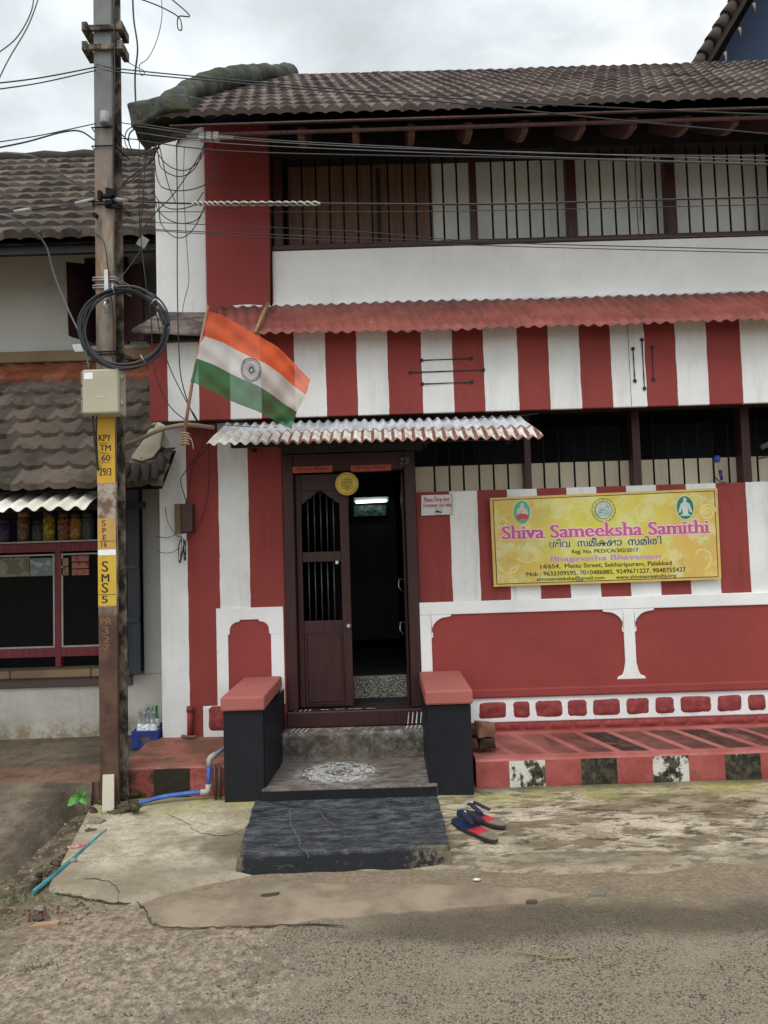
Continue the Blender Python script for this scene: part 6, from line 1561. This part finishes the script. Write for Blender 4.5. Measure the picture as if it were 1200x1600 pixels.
cable([(288, 228, 4.8), (287, 300, 4.82), (293, 400, 4.86), (295, 440, 4.86), (288, 470, 4.9), (283, 500, 4.9), (275, 525, 4.86)], .003, 'thin wire falling down the right side of the white pillar', 'cable_grey', C_)
cable([(276, 226, 4.8), (277, 330, 4.82), (277, 440, 4.86), (279, 530, 4.84), (283, 590, 4.8), (298, 640, 4.8), (312, 664, 4.86)], .0045, 'black wire falling the full height of the white pillar', grp=C_)
cable([(228, 240, 4.8), (224, 300, 4.75), (220, 365, 4.8), (225, 420, 4.72), (236, 500, 4.72), (240, 570, 4.72), (262, 630, 4.76), (300, 665, 4.85)], .004, 'wire running down through the cable coil to the fascia', grp=C_)
cable([(218, 195, 4.8), (217, 300, 4.75), (219, 372, 4.85)], .0035, 'wire carrying the dangling pale tag', grp=C_)
cable([(222, 385, 4.78), (214, 400, 4.75), (192, 430, 4.68), (183, 440, 4.66)], .004, 'wire from the tag back to the pole', grp=C_)
cable([(240, 470, 4.72), (260, 560, 4.75), (290, 625, 4.8), (310, 660, 4.85), (318, 690, 5.2), (305, 715, 5.35), (284, 745, 5.42), (284, 760, 5.42), (292, 787, 5.42)], .004, 'wire curling from the fascia down to the electric box', grp=C_)
cable([(325, 668, 5.0), (322, 700, 5.3), (302, 725, 5.42), (296, 760, 5.42), (290, 788, 5.42)], .0045, 'second wire running down to the electric box', grp=C_)
cable([(326, 690, 5.3), (326, 760, 5.46), (318, 800, 5.46), (308, 825, 5.46), (303, 828, 5.44)], .0035, 'wire looping down the red band to the electric box', grp=C_)
cable([(245, 838, 5.46), (262, 840, 5.46), (280, 832, 5.44)], .003, 'short wire entering the electric box from the left, upper', grp=C_)
cable([(258, 792, 5.46), (262, 815, 5.45), (275, 836, 5.44), (283, 838, 5.43)], .003, 'bowed wire hanging left of the electric box', grp=C_)
cable([(245, 862, 5.46), (265, 864, 5.46), (281, 856, 5.44)], .003, 'short wire entering the electric box from the left, lower', grp=C_)
cable([(300, 668, 4.9), (345, 664, 5.0), (420, 668, 5.05), (560, 664, 5.1), (700, 655, 5.1), (805, 650, 5.12), (840, 646, 5.14)], .003, 'thin wire running along the bottom of the striped fascia', grp='wires on the house front')
cable([(145, 648, 4.62), (147, 680, 4.64), (150, 705, 4.66), (153, 735, 4.69)], .008, 'thick black cable leaving the junction box, the left one', grp='cables under the junction box')
cable([(151, 648, 4.62), (151, 690, 4.66), (153, 728, 4.69)], .006, 'black cable leaving the junction box beside the pole face', grp='cables under the junction box')
cable([(176, 575, 4.66), (177, 500, 4.66), (170, 430, 4.66), (163, 380, 4.66), (150, 365, 4.7)], .004, 'black wire climbing the pole face above the junction box', grp='cables on the pole')
cable([(142, 576, 4.62), (143, 555, 4.62), (138, 535, 4.62)], .006, 'short stub of cable entering the top of the junction box', grp='cables on the pole')
cable([(178, 0, 4.67), (179, 120, 4.67), (177, 240, 4.67), (178, 310, 4.67)], .005, 'wire running down the upper front face of the pole', grp='cables on the pole')
cable([(885, 190, F-.04), (889, 215, F-.04), (992, 226, F+.0), (994, 300, F), (998, 366, F)][2:], .004, 'thin wire hanging vertically in front of the upper bars', grp='wires on the house front')
cable([(1001, 224, F+.0), (1001, 300, F), (1000, 345, F)], .003, 'short reddish wire hanging beside the vertical wire on the bars', grp='wires on the house front')

# ================================================================== SMALL THINGS ON THE GROUND
# plant
pl = thing('small_plant', 'small bright green leafy plant growing beside the foot of the pole', 'plant', gd(128, 1258, .10))
t = NT('fresh_leaf', .5, .4); t.color(t.mix(t.rng(t.noise(40, 3), .3, .7), (.06, .19, .035), (.12, .30, .06))); M['leaf'] = t.m
base_ = gd(128, 1262, .08); c0 = Vector((base_.x, 4.36, .115)); c0 = at(127, 1245, 4.45)
for k, (dx_, dz_, ln, wd) in enumerate(((-.075, -.045, .085, .026), (.045, .045, .075, .024), (.05, -.05, .06, .022), (-.03, .035, .05, .016), (.0, -.055, .05, .018), (-.05, .01, .05, .016))):
    m = MB(); d_ = Vector((dx_, -.03+.02*k*(-1)**k*.3, dz_)).normalized(); s_ = d_.cross(Vector((0, -1, .5))).normalized(); g = []
    for i in range(9):
        u = i/8; w_ = wd*math.sin(math.pi*u**.8)**.8 if 0 < u < 1 else 0; p = c0+d_*(ln*u)+Vector((0, -.012*math.sin(u*3), .012*math.sin(math.pi*u)))
        g.append([m.b.verts.new(p+s_*w_+Vector((0, -.004, 0))), m.b.verts.new(p+Vector((0, .004, 0))), m.b.verts.new(p-s_*w_+Vector((0, -.004, 0)))])
    for i in range(8):
        for j in range(2): m.b.faces.new((g[i][j], g[i][j+1], g[i+1][j+1], g[i+1][j]))
    m.build('leaf', M['leaf'], pl, smooth=True)
m = MB(); m.tube([c0, c0+Vector((.01, .02, -.08))], .003, 6); m.build('stem', M['leaf'], pl)

M['stone'] = plaster('grey_stone', (.20, .175, .14), .6, .9, .7, .3, (.06, .055, .04))
t = NT('mossy_soil', .95, .1); t.color(t.mix(t.math('MULTIPLY', t.rng(t.noise(12, 6, .7), .5, .6), .8), t.mix(t.rng(t.noise(20, 6, .7), .4, .6), (.035, .026, .017), (.13, .10, .065)), (.035, .045, .015))); t.bump(t.noise(40, 5, .7), .8, .01); M['soil'] = t.m
M['stone2'] = plaster('dark_stone', (.075, .06, .045), .5, .9, .7, .3)
rk = [((195, 1262), .045, .06, 'mossy grey stone wedged beside the blue pipe end', 'stone2'), ((150, 1285), .04, .055, 'yellowish stone just below the foot of the pole', 'stone'), ((178, 1273), .035, .05, 'dark stone behind the white plate', 'stone2'), ((140, 1300), .03, .04, 'small dark stone above the white litter', 'stone2'),
      ((153, 1228), .03, .12, 'broken stone at the ramp corner beside the pole', 'stone'), ((62, 1420), .022, .01, 'small grey stone in the rubble at the left edge', 'stone'), ((60, 1433), .02, .01, 'dark round stone in the rubble at the left edge', 'stone2'), ((192, 1230), .035, .10, 'stone at the broken kerb end by the pole', 'stone'), ((118, 1413), .014, .01, 'pebble under the cement edge', 'stone'), ((113, 1345), .018, .03, 'pebble beside the teal pipe', 'stone')]
for i, ((x, y), r, z, lab, mt) in enumerate(rk):
    p = gd(x, y, z); m = MB(); m.rock(p, r, i, (1.2, 1, .65), 3, .5); tag(m.build('stone', M[mt], None, smooth=True), lab, 'stone', 'loose stones by the pole')
m = MB(); a = gd(120, 1320, .05); P = [(-.045, -.018), (-.02, -.024), (.02, -.006), (.05, .012), (.048, .026), (.01, .018), (-.03, .0)]
m.slab([(a.x+x, a.y+y) for x, y in P], lambda x, y: .052+mn.noise(Vector((x*40, y*40, 0)))*.01, .04); tag(m.build('litter', blotch('white_red_wrapper', [(.6, .58, .56), (.55, .12, .10), (.62, .6, .6)], (30, 30, 30)), None), 'crumpled white and red wrapper beside the teal pipe', 'litter')
m = MB(); a = gd(72, 1447, .0); P = [(-.055, -.03), (.0, -.018), (.05, -.004), (.052, .028), (.03, .03), (.02, .024), (-.045, .012)]
m.slab([(a.x+x, a.y+y) for x, y in P], lambda x, y: gz(x, y)+.012, -.004); tag(m.build('cardboard_scrap', simple('brown_card', (.34, .22, .14), .8), None), 'torn piece of brown card on the road at lower left', 'litter')
m = MB(); a = gd(422, 1398, .01); P = [(-.04, -.01), (-.01, -.016), (.03, -.004), (.042, .010), (.01, .014), (-.03, .006)]
m.slab([(a.x+x, a.y+y) for x, y in P], lambda x, y: .016+mn.noise(Vector((x*60, y*60, 0)))*.01, .009); tag(m.build('fallen_leaf', simple('dull_green_leaf', (.055, .07, .03), .7), None), 'dull green leaf lying in front of the black slab', 'leaf')
m = MB(); m.tube(smoothpath([gd(805, 1487, .012), gd(840, 1491, .014), (gd(862, 1497, .012)), gd(900, 1495, .010)], 5), .0028, 5); tag(m.build('twig', simple('straw_twig', (.28, .19, .08), .8), None), 'long straw twig lying on the dark asphalt', 'twig')
m = MB(); m.tube(smoothpath([gd(940, 1508, .012), gd(955, 1505, .014), gd(970, 1503, .010)], 4), .0025, 5); tag(m.build('twig', simple('straw_twig', (.28, .19, .08), .8), None), 'short straw twig right of the long one on the asphalt', 'twig')
m = MB(); a = gd(745, 1374, .01); m.rock(a, .014, 1, (1.4, .8, .4)); tag(m.build('pebble', simple('white_pebble', (.6, .58, .52)), None), 'small white chip on the sand right of the black slab', 'pebble')
m = MB(); a = gd(932, 1397, .01); m.slab([(a.x-.04, a.y-.012), (a.x+.035, a.y-.010), (a.x+.045, a.y+.008), (a.x-.02, a.y+.012)], .014, .0); tag(m.build('cement_flake', M['stone'], None), 'flat pale cement flake on the sandy road edge', 'flake')
m = MB(); a = gd(830, 1408, .01); m.slab([(a.x-.025, a.y-.010), (a.x+.02, a.y-.012), (a.x+.028, a.y+.010), (a.x-.015, a.y+.014)], .012, .0); tag(m.build('cement_flake', M['stone2'], None), 'flat dark cement flake on the sandy road edge', 'flake')

m = MB(); rr_ = random.Random(11)
for k in range(46):
    p = gd(rr_.uniform(140, 212), rr_.uniform(1205, 1275), .05); p.z = .05+rr_.uniform(0, .06); m.rock(p, rr_.uniform(.014, .036), k, (1.2, 1, .8), 2, .5)
for k in range(40):
    u = rr_.random(); p = gd(150-95*u+rr_.uniform(-12, 4), 1290+100*u+rr_.uniform(-10, 6), .02); m.rock(p, rr_.uniform(.008, .022), k+60, (1.2, 1, .6), 2, .5)
tag(m.build('rubble', M['soil'], None, smooth=True), 'dark mossy rubble and soil around the foot of the pole', 'rubble', kind='stuff')
# gravel, weeds and straw nobody could count
m = MB(); rn = random.Random(5)
def shard(mb, x, y, z, r):
    v = [mb.b.verts.new((x+r*rn.uniform(.6, 1.2)*math.cos(a), y+r*rn.uniform(.6, 1.2)*math.sin(a), z+r*rn.uniform(-.2, .3))) for a in (0, 1.3, 2.6, 3.9, 5.1)]
    t_ = mb.b.verts.new((x+rn.uniform(-.3, .3)*r, y+rn.uniform(-.3, .3)*r, z+r*rn.uniform(.5, .9)))
    for i in range(5): mb.b.faces.new((v[i], v[(i+1) % 5], t_))
for k in range(3200):
    x = rn.gauss(-.95, .45) if k % 3 else rn.gauss(-.5, .13); y = rn.uniform(1.9, 3.15)
    if x > -.38: continue
    shard(m, x, y, gz(x, y), rn.choice((.003, .004, .005, .007, .011 if rn.random() < .35 else .004)))
for k in range(900): 
    x = rn.uniform(-1.9, 2.6); y = 3.2+rn.random()**1.5*.55; shard(m, x, y, gz(x, y), rn.uniform(.0015, .004))
for k in range(1400): x = rn.uniform(-.5, 2.0); y = rn.uniform(1.8, 3.3); shard(m, x, y, gz(x, y)-.001, rn.uniform(.0015, .0045))
for k in range(420): x = rn.uniform(-2.0, -1.35); y = rn.uniform(3.25, 4.6); (x < -1.6+(.0 if y > 3.6 else .3)) and shard(m, x, y, gz(x, y), rn.uniform(.004, .013))
tag(m.build('gravel', blotch('gravel_stones', [(.06, .055, .05), (.16, .14, .11), (.27, .23, .18), (.11, .09, .07)], (30, 30, 30)), None), 'fine gravel and grit scattered on the road', 'gravel', kind='stuff')
m = MB()
def blade(mb, x, y, z, h, w_, lean):
    a = rn.uniform(0, 6.28); dx_, dy_ = math.cos(a), math.sin(a); b0 = mb.b.verts.new((x-dy_*w_, y+dx_*w_, z)); b1 = mb.b.verts.new((x+dy_*w_, y-dx_*w_, z)); m0 = mb.b.verts.new((x+dx_*lean*.5-dy_*w_*.7, y+dy_*lean*.5+dx_*w_*.7, z+h*.6)); m1 = mb.b.verts.new((x+dx_*lean*.5+dy_*w_*.7, y+dy_*lean*.5-dx_*w_*.7, z+h*.6)); t_ = mb.b.verts.new((x+dx_*lean, y+dy_*lean, z+h)); mb.b.faces.new((b0, b1, m1, m0)); mb.b.faces.new((m0, m1, t_))
for (px_, py_, n_, sp, hh) in ((15, 1385, 60, .09, .03), (45, 1400, 50, .07, .025), (95, 1400, 40, .05, .018), (55, 1500, 50, .045, .022), (175, 1285, 30, .04, .03), (160, 1400, 25, .06, .015), (205, 1240, 40, .03, .05), (150, 1262, 60, .05, .05), (120, 1300, 50, .06, .03), (200, 1255, 40, .04, .03), (235, 1246, 30, .05, .02), (95, 1375, 25, .03, .02), (70, 1395, 30, .05, .02), (195, 1225, 30, .03, .05), (5, 1400, 60, .08, .03)):
    p = gd(px_, py_, .02)
    for k in range(n_): x, y = p.x+rn.gauss(0, sp), p.y+rn.gauss(0, sp*.6); blade(m, x, y, gz(x, y)+(.0 if py_ > 1300 else .03), rn.uniform(.4, 1)*hh, rn.uniform(.001, .0025), rn.uniform(.2, 1)*hh)
tag(m.build('weeds', blotch('weed_green', [(.035, .07, .015), (.07, .12, .03), (.12, .12, .04)], (9, 9, 9)), None), 'tiny weeds and moss in the soil beside the pole', 'weeds', kind='stuff')
m = MB()
for k in range(170):
    x, y = rn.uniform(-1.6, -.7), rn.uniform(2.95, 3.35)
    if rn.random() < .25: x, y = rn.uniform(-1.75, -1.3), rn.uniform(3.2, 3.7)
    a = rn.uniform(-.6, .6); l_ = rn.uniform(.01, .04); p = Vector((x, y, gz(x, y)+.004)); m.tube([p, p+Vector((l_*math.cos(a), l_*math.sin(a), .004))], .001, 4)
tag(m.build('dry_straw', simple('dry_straw_mat', (.36, .27, .15), .9), None), 'bits of dry straw littering the road edge at lower left', 'straw', kind='stuff')
m = MB()
for k in range(70):
    x, y = rn.gauss(-1.55, .10), rn.gauss(3.42, .06); shard(m, x, y, gz(x, y)+.003, rn.uniform(.004, .010))
tag(m.build('brick_crumbs', simple('red_crumbs', (.13, .05, .035), .9), None), 'red brick crumbs in the soil at the left edge', 'rubble', kind='stuff')
